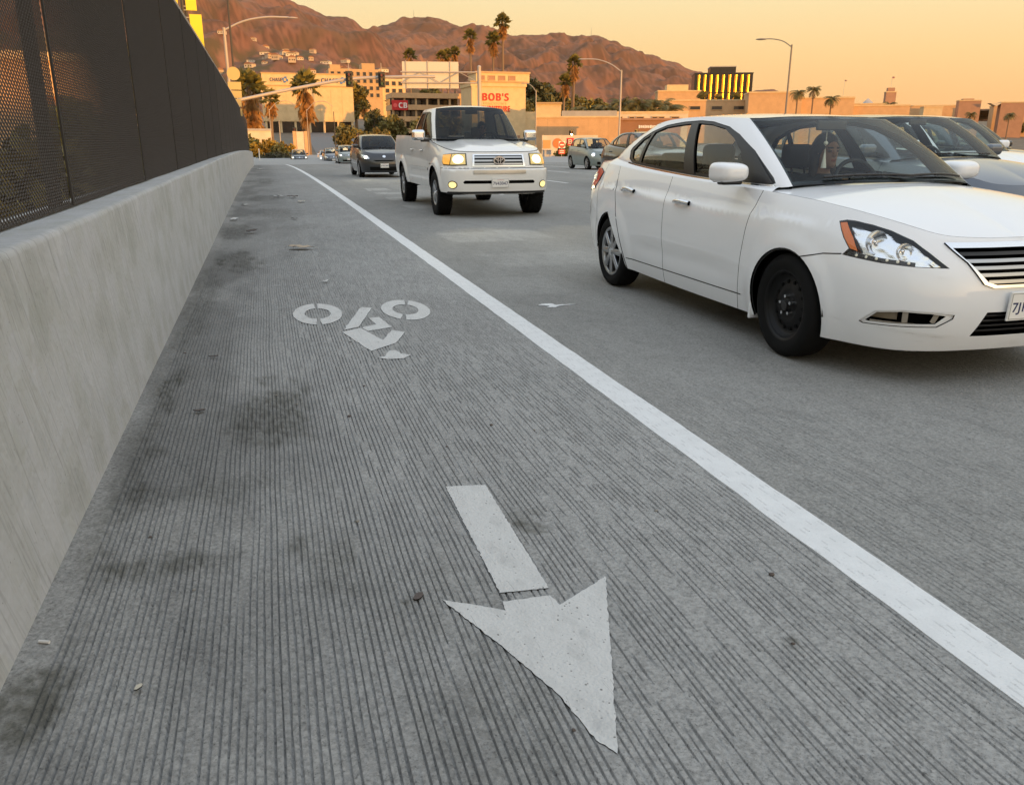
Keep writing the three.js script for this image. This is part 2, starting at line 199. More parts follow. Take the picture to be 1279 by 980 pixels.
function sheet(xs, zs, yf) { const p = [], c = [], uv = [], ix = [], n = xs.length; for (const z of zs) for (const x of xs) { p.push(x, yf(x, z), z); c.push(...deckTone(x, z)); uv.push(x / 1.1, z / 1.1); } for (let j = 0; j < zs.length - 1; j++) for (let i = 0; i < n - 1; i++) { const a = j * n + i; ix.push(a, a + 1, a + n, a + 1, a + n + 1, a + n); } const g = geoFrom(p, ix, null, uv); g.setAttribute('color', new THREE.Float32BufferAttribute(c, 3)); return g; }
// saw-cut grooves along the lane: real narrow channels, wandering a little and worn through in places
function grooved(x0, x1, zs, pitch, depth, hw) {
  const n = Math.floor((x1 - x0) / pitch), p = [], c = [], uv = [], ix = [], cols = n * 4 + 2;
  for (const z of zs) {
    const y = deckY(z); const put = (x, dy) => { p.push(x, y + dy, z); uv.push(x / 1.1, z / 1.1); };
    put(x0, 0); c.push(...deckTone(x0, z));
    for (let i = 0; i < n; i++) { const base = x0 + (i + .5) * pitch, wob = (noise2(base * 1.4, z * .9) - .5) * .016 + (noise2(i * .37 + 11, z * 2.6) - .5) * .006, x = base + clamp(wob, -.006, .006), d = depth(base, z, i), w = hw * (.6 + .8 * noise2(i * 3.1, z * 11)); const t = deckTone(base, z), q = noise2(i * 5.3, z * 23) * .06 - .03, tt = t.map(v => v * (1 + q)); put(x - w, 0); put(x - w * .62, -d); put(x + w * .62, -d); put(x + w, 0); for (let k = 0; k < 4; k++) c.push(...tt); }
    put(x1, 0); c.push(...deckTone(x1, z));
  }
  for (let j = 0; j < zs.length - 1; j++) for (let i = 0; i < cols - 1; i++) { const a = j * cols + i; ix.push(a, a + 1, a + cols, a + 1, a + cols + 1, a + cols); }
  const up = new Float32Array(p.length); for (let i = 1; i < up.length; i += 3) up[i] = 1; const g = geoFrom(p, ix, up, uv); g.setAttribute('color', new THREE.Float32BufferAttribute(c, 3)); return g;
}
{
  const zs = []; let z = 2.2; while (z > -92) { zs.push(z); const d = Math.max(0, -z - 3.5); z -= z > -.6 ? .12 : .024 + d * .012; } zs.push(-92);
  struct('bike_lane', grooved(KERB - .15, LINE0 + .02, zs, .0195, (x, zz, i) => { const left = sstep(1.1, -.1, x); const on = noise2(i * 1.7 + 40, zz * lerp(9, 2.2, left)), th = lerp(.46, .16, left); return x < KERB + .09 ? .0003 : (.0003 + .0085 * sstep(th - .12, th + .12, on)) * (.6 + .8 * noise2(i * .9, 77)); }, .0034), deckMat);
  const z2 = []; z = 2.2; while (z > -92) { z2.push(z); const d = Math.max(0, -z - 3); z -= z > -.6 ? .2 : .034 + d * .02; } z2.push(-92);
  struct('traffic_lane', grooved(LINE0 + .02, 3.4, z2, .0205, (x, zz, i) => { const on = noise2(i * 1.3 + 9, zz * 11), th = lerp(.50, .72, sstep(1.9, 2.9, x)) + .1 * (fbm(x, zz * .4, 2) - .5); return .0002 + .0026 * sstep(th - .08, th + .1, on); }, .0028), deckMat);
  const xs = []; for (let x = 3.4; x <= 40; x += x < 6 ? .1 : .45) xs.push(x); const z3 = []; z = 3; while (z > -120) { z3.push(z); z -= .12 + Math.max(0, -z) * .012; } z3.push(-120);
  struct('road_deck', sheet(xs, z3, (x, zz) => deckY(zz)), deckMat);
  const b0 = []; for (let x = -2; x <= 40; x += .8) b0.push(x); const zb = []; for (let q = 2.2; q <= 80; q += 1.5) zb.push(q); struct('road_deck', sheet(b0, zb, () => 0), deckMat);
  const zf = []; for (let q = -92; q >= -125; q -= 1.5) zf.push(q); const xf = []; for (let x = -14; x <= 3.4; x += .6) xf.push(x); struct('road_deck', sheet(xf, zf, (x, zz) => deckY(zz) - .002), deckMat);
}
// land around the bridge, then the valley floor and streets as far as the hills
const landTex = dataTex(512, (u, v) => { const k = .75 + .5 * (tfbm(u, v, 16, 5, 2) - .5); return [k, k * .97, k * .9]; });
{
  const zs = [-119]; let z = -119; while (z > -1500) { z -= 3 + (-z - 119) * .05; zs.push(z); }
  const xs = []; for (let x = -300; x <= 1400; x += 14) xs.push(x);
  const p = [], uv = [], ix = []; for (const zz of zs) for (const x of xs) { p.push(x, deckY(zz) - .03, zz); uv.push(x / 30, zz / 30); } const n = xs.length; for (let j = 0; j < zs.length - 1; j++) for (let i = 0; i < n - 1; i++) { const a = j * n + i; ix.push(a, a + 1, a + n, a + 1, a + n + 1, a + n); }
  struct('land', geoFrom(p, ix, null, uv), new THREE.MeshStandardMaterial({ color: C(.17, .15, .12), map: landTex, roughness: .95, side: THREE.DoubleSide }));
  struct('land_below', gridGeo(30, 30, (u, v) => [lerp(-300, 1400, u), -6.5, lerp(-119, 260, v)]), mat(.15, .14, .11, .95));
  struct('embankment', gridGeo(40, 2, (u, v) => [lerp(-300, 1400, u), lerp(deckY(-119) - .03, -6.5, v), lerp(-119, -108, v)]), mat(.16, .15, .10, .95));
  struct('street', gridGeo(60, 4, (u, v) => { const zz = lerp(-118, -330, u); return [lerp(9 + (-zz - 118) * .03, 21 + (-zz - 118) * .06, v), deckY(zz) + .02, zz]; }), mat(.16, .155, .15, .85));
  struct('cross_street', gridGeo(60, 2, (u, v) => [lerp(-60, 220, u), deckY(lerp(-119, -132, v)) + .012, lerp(-119.5, -132, v)]), mat(.13, .13, .13, .88));
  struct('bridge_slab', [box(42, .5, 200, 19, -.9, -20)], mat(.30, .30, .29, .9));
}
// ---- painted markings
const paintTex = dataTex(1024, (u, v) => { const b = tfbm(u, v, 16, 4, 31), f = tnoise(u, v, 256, 44), cx = Math.floor(u * 50), cy = Math.floor(v * 30 + hash2(cx, 3) * 5) % 30, fu = u * 50 - cx, on = hash2(cx + 7, cy + 11); let k = .94 + .14 * (b - .5) + .05 * (f - .5); if (on > .80 && Math.abs(fu - .5) < .10 + .12 * tnoise(u, v, 128, 6)) k *= .80 + .1 * f; if (tnoise(u, v, 200, 71) > .955) k *= .62; return [k, k, k * .99]; });
const paintMat = new THREE.MeshStandardMaterial({ color: C(.74, .745, .74), map: paintTex, bumpMap: concBump, bumpScale: .0016, roughness: .72, side: THREE.DoubleSide });
const arrowTex = canvasTex(1024, 1024, (g, w, h) => { const R = rng(91); g.fillStyle = '#f2f1ee'; g.fillRect(0, 0, w, h); for (let i = 0; i < 500; i++) { const r = 8 + R() * 60; g.fillStyle = R() > .45 ? 'rgba(150,147,140,.05)' : 'rgba(255,255,255,.06)'; g.beginPath(); g.ellipse(R() * w, R() * h, r * .5, r, 0, 0, 6.3); g.fill(); } for (let i = 0; i < 900; i++) { g.fillStyle = `rgba(80,78,74,${.2 + R() * .5})`; const r = .5 + Math.pow(R(), 3) * 3.4; g.beginPath(); g.ellipse(R() * w, R() * h, r, r * (.6 + R()), 0, 0, 6.3); g.fill(); } for (let i = 0; i < 34; i++) { let x = R() * w, y = R() * h; g.strokeStyle = `rgba(95,92,86,${.12 + R() * .3})`; g.lineWidth = .7 + R() * 1.4; g.beginPath(); g.moveTo(x, y); for (let k = 0; k < 7; k++) { x += (R() - .5) * 10; y += 12 + R() * 26; g.lineTo(x, y); } g.stroke(); } });
const arrowMat = new THREE.MeshStandardMaterial({ color: C(.64, .64, .63), map: arrowTex, bumpMap: concBump, bumpScale: .003, roughness: .75, side: THREE.DoubleSide });
function worn(poly, amp, step, seed) { const out = []; for (let i = 0; i < poly.length; i++) { const a = poly[i], b = poly[(i + 1) % poly.length], l = Math.hypot(b[0] - a[0], b[1] - a[1]), n = Math.max(1, Math.round(l / step)), nx = -(b[1] - a[1]) / l, nz = (b[0] - a[0]) / l; for (let k = 0; k < n; k++) { const t = k / n, j = (noise2(i * 13.7 + k * .9 + seed, seed * 3.1) - .5) * 2 * amp + (hash2(k + i * 97, seed) - .5) * amp; out.push([lerp(a[0], b[0], t) + nx * j, lerp(a[1], b[1], t) + nz * j]); } } return out; }
function flat(name, poly, lift, parent, m = paintMat, thick = .0022, holes = []) { // thin slab of paint lying on the deck
  const S = { P: (x, z) => [x, deckY(z) + lift, z], N: () => [0, 1, 0] }; return mesh(name, panelGeo(S, poly, holes, { hem: thick, max: 1.2 }), m, parent); }
function metreUV(o, k = 1) { const g = o.geometry, p = g.attributes.position, uv = []; for (let i = 0; i < p.count; i++) uv.push(p.getX(i) / k, p.getZ(i) / k); g.setAttribute('uv', new THREE.Float32BufferAttribute(uv, 2)); return o; }
{ // edge line between the bike lane and the traffic
  const L = [], R = [], z0 = 1.5, z1 = -72, n = 520; for (let i = 0; i <= n; i++) { const t = i / n, z = lerp(z0, z1, t * t * .75 + t * .25); L.push([LINE0 + (noise2(z * 6, 3) - .5) * .006, z]); R.push([LINE1 + (noise2(z * 6, 9) - .5) * .006 + (hash2(i, 5) - .5) * .002, z]); }
  const p = [], ix = [], uv = []; for (let i = 0; i <= n; i++) { const a = L[i], b = R[i]; for (const [x, y] of [[a[0], -.003], [a[0], .0025], [b[0], .0025], [b[0], -.003]]) { p.push(x, deckY(a[1]) + y, a[1]); uv.push(x, a[1]); } } for (let i = 0; i < n; i++) for (let k = 0; k < 3; k++) { const a = i * 4 + k; ix.push(a, a + 1, a + 4, a + 1, a + 5, a + 4); }
  const g = geoFrom(p, ix, null, uv).toNonIndexed(); g.computeVertexNormals(); tag(mesh('edge_line', g, paintMat), 'solid white line between bike lane and traffic lanes', 'road marking');
}
{ const g = thing('lane_arrow', 'white painted arrow on the grooved bike lane', 'road marking');
  metreUV(flat('arrow_shaft', worn([[.571, -2.874], [.724, -2.845], [.714, -2.049], [.566, -2.064]], .0025, .012, 3), .0028, g, arrowMat), .8);
  metreUV(flat('arrow_head', worn([[.562, -2.015], [.705, -2.009], [.715, -1.952], [.905, -2.067], [.787, -1.75], [.636, -1.351], [.606, -1.404], [.58, -1.569], [.503, -1.795], [.394, -2.073], [.492, -2.013], [.556, -1.968]], .0025, .012, 7), .0028, g, arrowMat), .8); }
{ const g = thing('bicycle_symbol', 'white painted bicycle symbol with rider on the bike lane', 'road marking');
  const ring = (cx, cz, a0, a1) => { const o = []; for (let i = 0; i <= 26; i++) { const t = lerp(a0, a1, i / 26); o.push([cx + Math.cos(t) * .185, cz + Math.sin(t) * .41]); } for (let i = 26; i >= 0; i--) { const t = lerp(a0, a1, i / 26); o.push([cx + Math.cos(t) * .098, cz + Math.sin(t) * .205]); } return worn(o, .003, .03, cx * 50 + a0); };
  for (const [cx, cz, r] of [[.30, -6.40, 0], [.98, -6.37, .35]]) { flat('wheel_mark', ring(cx, cz, Math.PI / 2 + .17 + r, Math.PI * 1.5 - .05 + r), .0028, g, arrowMat); flat('wheel_mark', ring(cx, cz, -Math.PI / 2 + .12 + r, Math.PI / 2 - .05 + r), .0028, g, arrowMat); }
  flat('frame_mark', worn([[.651, -6.562], [.73, -6.50], [.556, -5.83], [.44, -5.758]], .004, .04, 11), .0028, g, arrowMat);
  flat('leg_mark', worn([[.574, -5.80], [.686, -5.889], [.662, -6.116], [.739, -6.131], [.787, -5.757], [.602, -5.675]], .004, .04, 12), .0028, g, arrowMat);
  flat('body_mark', worn([[.427, -5.694], [.565, -5.79], [.667, -5.375], [.769, -5.66], [.848, -5.572], [.738, -5.265], [.553, -5.096]], .004, .04, 13), .0028, g, arrowMat);
  flat('helmet_mark', worn([[.572, -4.922], [.625, -4.945], [.645, -5.03], [.675, -5.085], [.71, -5.07], [.725, -4.985], [.785, -4.93], [.726, -4.855], [.629, -4.865]], .004, .03, 14), .0028, g, arrowMat); }
let dashN = 0; for (const [x, z, l] of [[5.55, -20, 3], [5.55, -34.5, 3], [5.55, -49, 3], [9.15, -16, 3], [9.15, -25.2, 3], [9.15, -36, 3], [9.15, -48, 3], [12.8, -22, 3], [12.8, -35, 3], [12.8, -48, 3], [16.4, -30, 24], [20.2, -34, 30]]) tag(metreUV(flat('lane_dash', worn([[x, z], [x + .11, z], [x + .11, z - l], [x, z - l]], .004, .25, dashN++), .003, scene)), l > 4 ? 'long white lane line beyond the traffic queue' : 'white dash of the broken lane line between traffic lanes', 'road marking', l > 4 ? 'long lane lines' : 'dashes of the broken lane lines');
// ---- parapet
const stTex = canvasTex(2048, 2048, (g, w, h) => { const R = rng(5); g.fillStyle = '#cecdca'; g.fillRect(0, 0, w, h);
  for (let i = 0; i < 700; i++) { const x = R() * w, y = R() * h, r = 20 + R() * 160, d = R() > .5; g.fillStyle = d ? 'rgba(120,117,110,.04)' : 'rgba(240,238,232,.05)'; for (const ox of [0, -w]) for (const oy of [0, -h]) { g.beginPath(); g.ellipse(x + ox, y + oy, r, r * (.4 + R() * .6), R() * 3, 0, 6.3); g.fill(); } }
  for (let i = 0; i < 1500; i++) { const x = R() * w, y = R() * h, l = 22 + Math.pow(R(), 2) * 190, t = 1.2 + R() * 5, a = .26 + R() * .16, dk = R() > .42; g.fillStyle = dk ? `rgba(96,94,90,${.03 + R() * .10})` : `rgba(240,240,238,${.03 + R() * .10})`; for (const ox of [0, w, -w]) for (const oy of [0, h, -h]) { g.beginPath(); g.ellipse(x + ox, y + oy, t, l, a, 0, 6.3); g.fill(); } }
  for (let i = 0; i < 1500; i++) { g.fillStyle = `rgba(70,66,60,${.15 + R() * .4})`; const r = .5 + R() * 1.8; g.beginPath(); g.ellipse(R() * w, R() * h, r, r, 0, 0, 6.3); g.fill(); } });
const stoneMat = new THREE.MeshStandardMaterial({ color: C(.71, .735, .775), map: stTex, bumpMap: concBump, bumpScale: .0025, roughness: .88, side: THREE.DoubleSide });
const barrier = thing('concrete_barrier', 'pale concrete parapet along the edge of the bike lane', 'barrier', [0, 0, 0]);
{ const prof = [[KERB, -.12], [KERB - .001, .012], [-.774, .935], [-.779, .953], [-.792, .961], [-.81, .962], [-1.10, .962], [-1.14, .94], [-1.15, -.4]];
  const joints = [4, -15.4, -24.8, -34, -43, -52, -61, -66];
  for (let s = 0; s < joints.length - 1; s++) { const a = joints[s], b = joints[s + 1] + .018, n = Math.max(8, Math.round((a - b) / .35)); const pts = []; let l = 0; prof.forEach((q, i) => { if (i) l += Math.hypot(q[0] - prof[i - 1][0], q[1] - prof[i - 1][1]); pts.push([...q, l]); });
    const dense = []; pts.forEach((q, i) => { if (i) { const r = pts[i - 1], m = Math.max(1, Math.round((q[2] - r[2]) / .12)); for (let k = 1; k <= m; k++) dense.push([lerp(r[0], q[0], k / m), lerp(r[1], q[1], k / m), lerp(r[2], q[2], k / m)]); } else dense.push(q); });
    const g = gridGeo(n, dense.length - 1, (u, v) => { const z = lerp(a, b, u), q = dense[Math.round(v * (dense.length - 1))], w = (fbm(z * 1.3, q[2] * 4, 3) - .5) * .006; return [q[0] + w, q[1] + deckY(z) + (q[1] > .85 ? (noise2(z * 1.1, 4) - .5) * .007 : 0), z, z / 2.1, q[2] / 2.1]; });
    const end = z => { const sh = new THREE.Shape(prof.map(q => new THREE.Vector2(q[0], q[1]))); const e = new THREE.ShapeGeometry(sh); return e.translate(0, deckY(z), z); };
    mesh('barrier_segment', [g, end(a), end(b)], stoneMat, barrier); }
}
// ---- fence of expanded metal on the parapet
const lapMat = mat(.030, .025, .020, .9);
const fence = thing('mesh_fence', 'tall dark expanded-metal fence standing on the concrete parapet', 'fence', [0, 0, 0]);
const wireMat = mat(.064, .053, .043, .6), postMat = mat(.035, .030, .026, .6, { metalness: .2 }), railMat = mat(.30, .29, .28, .5, { metalness: .6 });
function expanded(len, h, px, py, w, dep) { // staggered slots: zig-zag strands turned out of the plane
  const p = [], ix = []; const rows = Math.round(h / py * 2), cols = Math.round(len / px * 2); let n = 0;
  for (let r = 0; r < rows; r++) for (let k = 0; k < cols; k++) { const up = (r + k) % 2 ? 1 : -1, z0 = -k * px / 2, z1 = -(k + 1) * px / 2, yc = (r + .5) * py / 2, ya = yc - up * py / 4, yb = yc + up * py / 4;
    p.push(-dep / 2, ya - w / 2, z0, dep / 2, ya + w / 2, z0, -dep / 2, yb - w / 2, z1, dep / 2, yb + w / 2, z1); ix.push(n, n + 1, n + 2, n + 1, n + 3, n + 2); p.push(-dep / 2, ya + w / 2, z0, dep / 2, ya + w / 2, z0, -dep / 2, yb + w / 2, z1, dep / 2, yb + w / 2, z1); ix.push(n + 4, n + 5, n + 6, n + 5, n + 7, n + 6); n += 8; }
  return geoFrom(p, ix); }
{ const PL = 2.75, H = 2.0, fx = -.935; const fine = expanded(PL - .05, H, .040, .027, .0054, .0047), mid = expanded(PL - .05, H, .054, .038, .010, .008), far = expanded(PL - .05, H, .12, .085, .024, .014);
  for (let i = -1; i < 22; i++) { const z = -1.9 - i * PL + .03, y = deckY(z) + .975, y2 = deckY(z - PL) + .975; const o = mesh('mesh_panel', i < 3 && i > -1 ? fine : i < 7 ? mid : far, wireMat, fence); o.userData.kind = 'stuff'; o.position.set(fx, y, z); o.rotation.x = Math.atan2(y - y2, PL) * -1;
    mesh('fence_post', [rbox(.06, H + .25, .06, .008)], postMat, fence).position.set(fx - .07, y + H / 2 - .1, z + .03);
    mesh('mesh_lap', [box(.010, H, .022)], lapMat, fence).position.set(fx + .004, y + H / 2, z + .01);
    const r = mesh('top_rail', [rbox(.06, .05, PL - .004, .006)], railMat, fence); r.position.set(fx - .03, (y + y2) / 2 + H + .028, z - PL / 2); r.rotation.x = Math.atan2(y - y2, PL) * -1;
    const b = mesh('bottom_rail', [box(.03, .02, PL - .004)], postMat, fence); b.position.set(fx - .03, (y + y2) / 2 + .0, z - PL / 2); b.rotation.x = Math.atan2(y - y2, PL) * -1; }
}
// ---------------------------------------------------------------- hills
const D2R = Math.PI / 180, pol = (b, D) => [Math.sin(b * D2R) * D, -Math.cos(b * D2R) * D];
const lut = (t, x) => { if (x <= t[0][0]) return t[0][1]; for (let i = 1; i < t.length; i++) if (x <= t[i][0]) return lerp(t[i - 1][1], t[i][1], (x - t[i - 1][0]) / (t[i][0] - t[i - 1][0])); return t.at(-1)[1]; };
const RF = [[-40, 260], [-20, 330], [-13, 400], [-5, 510], [-1, 478], [1.53, 436], [3.9, 407], [6.1, 386], [7.8, 335], [9.5, 290], [12, 190], [15, 110], [19, 60]];
const RB = [[-40, 300], [4, 480], [6.5, 520], [7.83, 543], [9.1, 573], [10.6, 579], [12, 560], [13.7, 537], [14.3, 545], [16.3, 500], [18.9, 507], [20.2, 492], [21.5, 503], [24.05, 436], [26.1, 377], [28.1, 330], [30, 262], [31.5, 236], [33, 242], [34, 214], [36, 120], [40, 70], [60, 60]];
function hillY(b, r) {
  const g0 = 37, [x, z] = pol(b, r), rid = (q, k) => { const wx = (fbm(x / (q * 1.4) + k * 3, z / (q * 1.4), 2) - .5) * .9; return 1 - Math.abs(2 * fbm(x / q + k + wx, z / q - k + wx, 3) - 1); };
  const n1 = rid(680, 2), n2 = rid(260, 7), n3 = fbm(x / 60, z / 60, 3);
  const f = (Hc, Rc, R0, p) => { const t = (r - R0) / (Rc - R0); if (t <= 0) return g0; const e = t < 1 ? Math.pow(t, p) : Math.max(0, 1 - (t - 1) * 1.6); const n = (n1 - .72) * .62 + (n2 - .72) * .30 + (rid(110, 13) - .72) * .09 + (n3 - .5) * .05; return g0 + (Hc - g0) * clamp(e + n * Math.sin(Math.PI * clamp(t * .93 + .03)) * .9, 0, 1.01); };
  return Math.max(f(lut(RF, b), 3000, 1150, 1.3), f(lut(RB, b), 4500, 2300, 1.15)) + ((n3 - .5) * 26 + (fbm(x / 22 + 9, z / 22, 2) - .5) * 9) * sstep(1300, 2200, r);
}
{
  const nb = 520, nr = 330, p = [], c = [], ix = [], rs = []; for (let j = 0; j <= nr; j++) rs.push(1100 * Math.pow(5.2, j / nr));
  for (let i = 0; i <= nb; i++) { const b = lerp(-30, 52, i / nb); for (let j = 0; j <= nr; j++) { const r = rs[j], [x, z] = pol(b, r), y = hillY(b, r) - (r < 1200 ? 4 : 0); p.push(x, y, z);
    const veg = fbm(x / 130 + 5, z / 130, 4), soil = fbm(x / 300 + 31, z / 300, 4), sp = hash2(i, j); let k = sstep(.38, .62, veg + (sp - .5) * .5); let q = [lerp(.185, .092, k), lerp(.083, .046, k), lerp(.05, .028, k)]; const bare = sstep(.60, .70, soil + (sp - .5) * .1); q = [lerp(q[0], .38, bare * .4), lerp(q[1], .20, bare * .4), lerp(q[2], .11, bare * .4)];  { const gr = sstep(.52, .60, fbm(x / 38, z / 38, 3)) * sstep(2300, 1500, r) * .9; q = [lerp(q[0], .06, gr), lerp(q[1], .052, gr), lerp(q[2], .022, gr)]; } c.push(...q); } }
  const n = nr + 1; for (let i = 0; i < nb; i++) for (let j = 0; j < nr; j++) { const a = i * n + j; ix.push(a, a + 1, a + n, a + 1, a + n + 1, a + n); }
  const g = geoFrom(p, ix); g.setAttribute('color', new THREE.Float32BufferAttribute(c, 3)); struct('hills', g, new THREE.MeshStandardMaterial({ vertexColors: true, roughness: 1, side: THREE.DoubleSide }));
  for (const [b, r, h, l] of [[10.0, 4480, 40, 'thin mast on the rounded summit of the long ridge'], [21.4, 4480, 45, 'thin mast on the ridge top beyond the street lamp']]) { const [x, z] = pol(b, r), y = hillY(b, r); const t = thing('radio_mast', l, 'mast', [x, y - 4, z]); mesh('mast', [rod([0, 0, 0], [0, h, 0], 1.2, .7, 5)], mat(.3, .28, .26, .7), t); }
}
// ---------------------------------------------------------------- houses on the lower slopes
{
  const R = rng(11), wallM = [mat(.52, .45, .36, .9), mat(.60, .54, .46, .9), mat(.45, .36, .27, .9)], roofM = [mat(.26, .13, .08, .9), mat(.20, .16, .13, .9)];
  const protos = [0, 1, 2].map(k => { const g = new THREE.Group(); const w = [12, 16, 10][k], d = 10, h = [5, 4.5, 7][k]; mesh('wall', [box(w, h, d, 0, h / 2 - 1, 0)], wallM[k], g); const s = new THREE.Shape(); s.moveTo(-w / 2 - .6, 0); s.lineTo(w / 2 + .6, 0); s.lineTo(w * .2, 2.4); s.lineTo(-w * .2, 2.4); mesh('roof', [new THREE.ExtrudeGeometry(s, { depth: d + 1, bevelEnabled: false }).translate(0, h - 1, -d / 2 - .5)], roofM[k % 2], g); for (const x of [-.3, .05, .32]) mesh('window', [box(1.6, 1.5, .12, x * w, h * .45 - .5, d / 2 + .03)], M.trim, g); return g; });
  for (let i = 0; i < 64; i++) { const b = i < 46 ? -3 + R() * 8.6 : 5 + R() * 4, r = lerp(1230, 1780, Math.pow(R(), .8)), [x, z] = pol(b, r); const o = protos[i % 3].clone(); o.name = numbered('hillside_house'); o.position.set(x, hillY(b, r) + .5, z); o.rotation.y = -b * D2R + (R() - .5) * 1.2; const s = .8 + R() * .5; o.scale.set(s, s, s); tag(o, ['small tan house among trees on the lower hillside', 'wide cream house among trees on the lower hillside', 'tall brown house among trees on the lower hillside'][i % 3], 'house', 'houses on the lower hillside'); scene.add(o); }
}
// ---------------------------------------------------------------- buildings
const font = await new FontLoader().loadAsync('fonts/droid/droid_sans_bold.typeface.json');
function lettering(txt, h, depth = .12) { const g = new TextGeometry(txt, { font, size: h, depth, curveSegments: 3, bevelEnabled: false }); g.computeBoundingBox(); return g; }
function fitText(name, txt, w, h, m, parent, x, y, z, turn = 0) { const g = lettering(txt, h); const b = g.boundingBox, sx = w / (b.max.x - b.min.x), sy = h / (b.max.y - b.min.y); g.translate(-b.min.x, -b.min.y, 0).scale(sx, sy, 1); const o = mesh(name, g, m, parent); o.position.set(x, y, z); o.rotation.y = turn; return o; }
const noisy = (r, g, b, rough = .88) => { const t = wallTex; return new THREE.MeshStandardMaterial({ color: C(r, g, b), map: t, roughness: rough, side: THREE.DoubleSide }); };
const wallTex = dataTex(256, (u, v) => { const k = .86 + .22 * (tfbm(u, v, 8, 5, 4) - .5) + .1 * (tfbm(u * 1, v, 64, 2, 8) - .5); return [k, k, k]; });
const W = { cream: noisy(.72, .54, .31), peach: noisy(.63, .40, .215), tan: noisy(.53, .36, .20), white: noisy(.72, .61, .46), brown: noisy(.34, .17, .09), brick: noisy(.42, .24, .16), grey: noisy(.42, .41, .40), glass: mat(.02, .022, .025, .12), steel: mat(.50, .47, .43, .55, { metalness: .3 }), gold: mat(.80, .52, .08, .30, { metalness: 1 }), dglass: mat(.012, .012, .014, .15), sign: mat(.58, .54, .46, .6) };
function cube(name, g, x0, x1, y0, y1, z0, z1, m) { const b = new THREE.BoxGeometry(x1 - x0, y1 - y0, z1 - z0), p = b.attributes.position, n = b.attributes.normal, uv = []; for (let i = 0; i < p.count; i++) { const X = p.getX(i), Y = p.getY(i), Z = p.getZ(i); uv.push((Math.abs(n.getX(i)) > .5 ? Z : X) / 9, (Math.abs(n.getY(i)) > .5 ? Z : Y) / 9); } b.setAttribute('uv', new THREE.Float32BufferAttribute(uv, 2)); return mesh(name, b.translate((x0 + x1) / 2, (y0 + y1) / 2, (z0 + z1) / 2), m, g); }
function win(g, x, y, w, h, z, m = W.glass) { const f = mesh('window', [box(w + .3, .16, .2, 0, h / 2 + .08, 0), box(w + .3, .16, .2, 0, -h / 2 - .08, 0), box(.15, h, .2, -w / 2 - .075, 0, 0), box(.15, h, .2, w / 2 + .075, 0, 0)], W.tan, g); f.position.set(x, y, z); mesh('pane', [box(w, h, .08, 0, 0, -.02)], m, f); return f; }
{ // bank with two signs on its blank upper wall
  const g = thing('bank_building', 'cream bank building with blue lettering and eight-sided emblem on its upper wall', 'building', [16, 3.2, -299]);
  cube('wall', g, -15, 15, 4.1, 15.3, -24, 0, W.cream); cube('upper_wall', g, -14.6, 14.9, 15.6, 19.2, -24, -.5, W.cream); cube('cornice', g, -15.2, 15.2, 15.302, 15.598, -24, .3, W.tan); cube('parapet', g, -14.8, 15.1, 19.202, 19.5, -24, -.3, W.tan);
  cube('ground_floor', g, -14.5, 14.5, 0, 4.098, -23, -2.4, W.dglass); for (let i = 0; i < 7; i++) cube('column', g, -14.6 + i * 4.75, -13.9 + i * 4.75, -.5, 4.096, -1.1, -.3, W.cream);
  for (let i = 0; i < 8; i++) cube('wall_panel', g, -14.6 + i * 3.68, -14.6 + i * 3.68 + 3.5, 4.5, 14.6, .002, .09, W.cream);
  const navy = mat(.03, .05, .14, .6), oct = (x, y, s) => { const o = new THREE.Group(); o.name = 'emblem'; g.add(o); o.position.set(x, y, -.42); for (let i = 0; i < 4; i++) { const sh = new THREE.Shape([[-.42, .25], [.5, .25], [.5, .62], [-.05, .62]].map(q => new THREE.Vector2(q[0] * s, q[1] * s * 1.35))); mesh('emblem_piece', new THREE.ExtrudeGeometry(sh, { depth: .1, bevelEnabled: false }).rotateZ(i * Math.PI / 2), mat(.05, .16, .42, .5), o); } };
  fitText('sign_lettering', 'CHASE', 3.9, 1.15, navy, g, -12.0, 16.7, -.45); oct(-7.1, 17.3, 1.15); fitText('sign_lettering', 'CHASE', 5.6, 1.35, navy, g, 4.6, 16.6, -.45); oct(11.5, 17.3, 1.25);
}
{ const g = thing('glass_corner_building', 'low white building with a blue window panel left of the bank', 'building', [-3, -2.5, -172]); cube('wall', g, -6, 3.2, 0, 9.4, -8, 0, W.tan); for (let i = 0; i < 2; i++) win(g, 1.9 - i * 2.2, 8.6, 1.6, 2.6, .1, mat(.06, .16, .30, .15)); cube('canopy', g, -6, 3.4, 4.2, 4.8, .01, 1.2, W.cream); }
{ const g = thing('white_shed', 'small plain white building behind the roadside bushes', 'building', [-.2, -2.6, -131]); cube('wall', g, -3.2, 1.5, 0, 5.2, -6, 0, W.white); cube('roof_edge', g, -3.3, 1.6, 5.2, 5.5, -6.1, .1, W.grey); }
{ // mid-rise behind the bank
  const g = thing('hotel_block', 'tan stepped mid-rise block with rows of small windows behind the bank', 'building', [51.5, 12.5, -477]);
  cube('wall', g, -14.4, 14, 0, 25.4, -18, 0, W.tan); cube('stair_tower', g, 3.5, 10.5, 25.402, 28.6, -14, -2, W.tan); cube('stair_tower', g, -13.5, -8, 25.402, 27.6, -14, -2, W.tan); cube('wing', g, 14.002, 27, 0, 21, -18, -2, W.cream);
  for (let j = 0; j < 4; j++) for (let i = 0; i < 8; i++) win(g, -12.4 + i * 3.4, 23 - j * 3.6, 1.7, 1.9, .1); for (let j = 0; j < 2; j++) for (let i = 0; i < 3; i++) win(g, 17 + i * 3.6, 18.6 - j * 3.8, 2, 2, -1.9); }
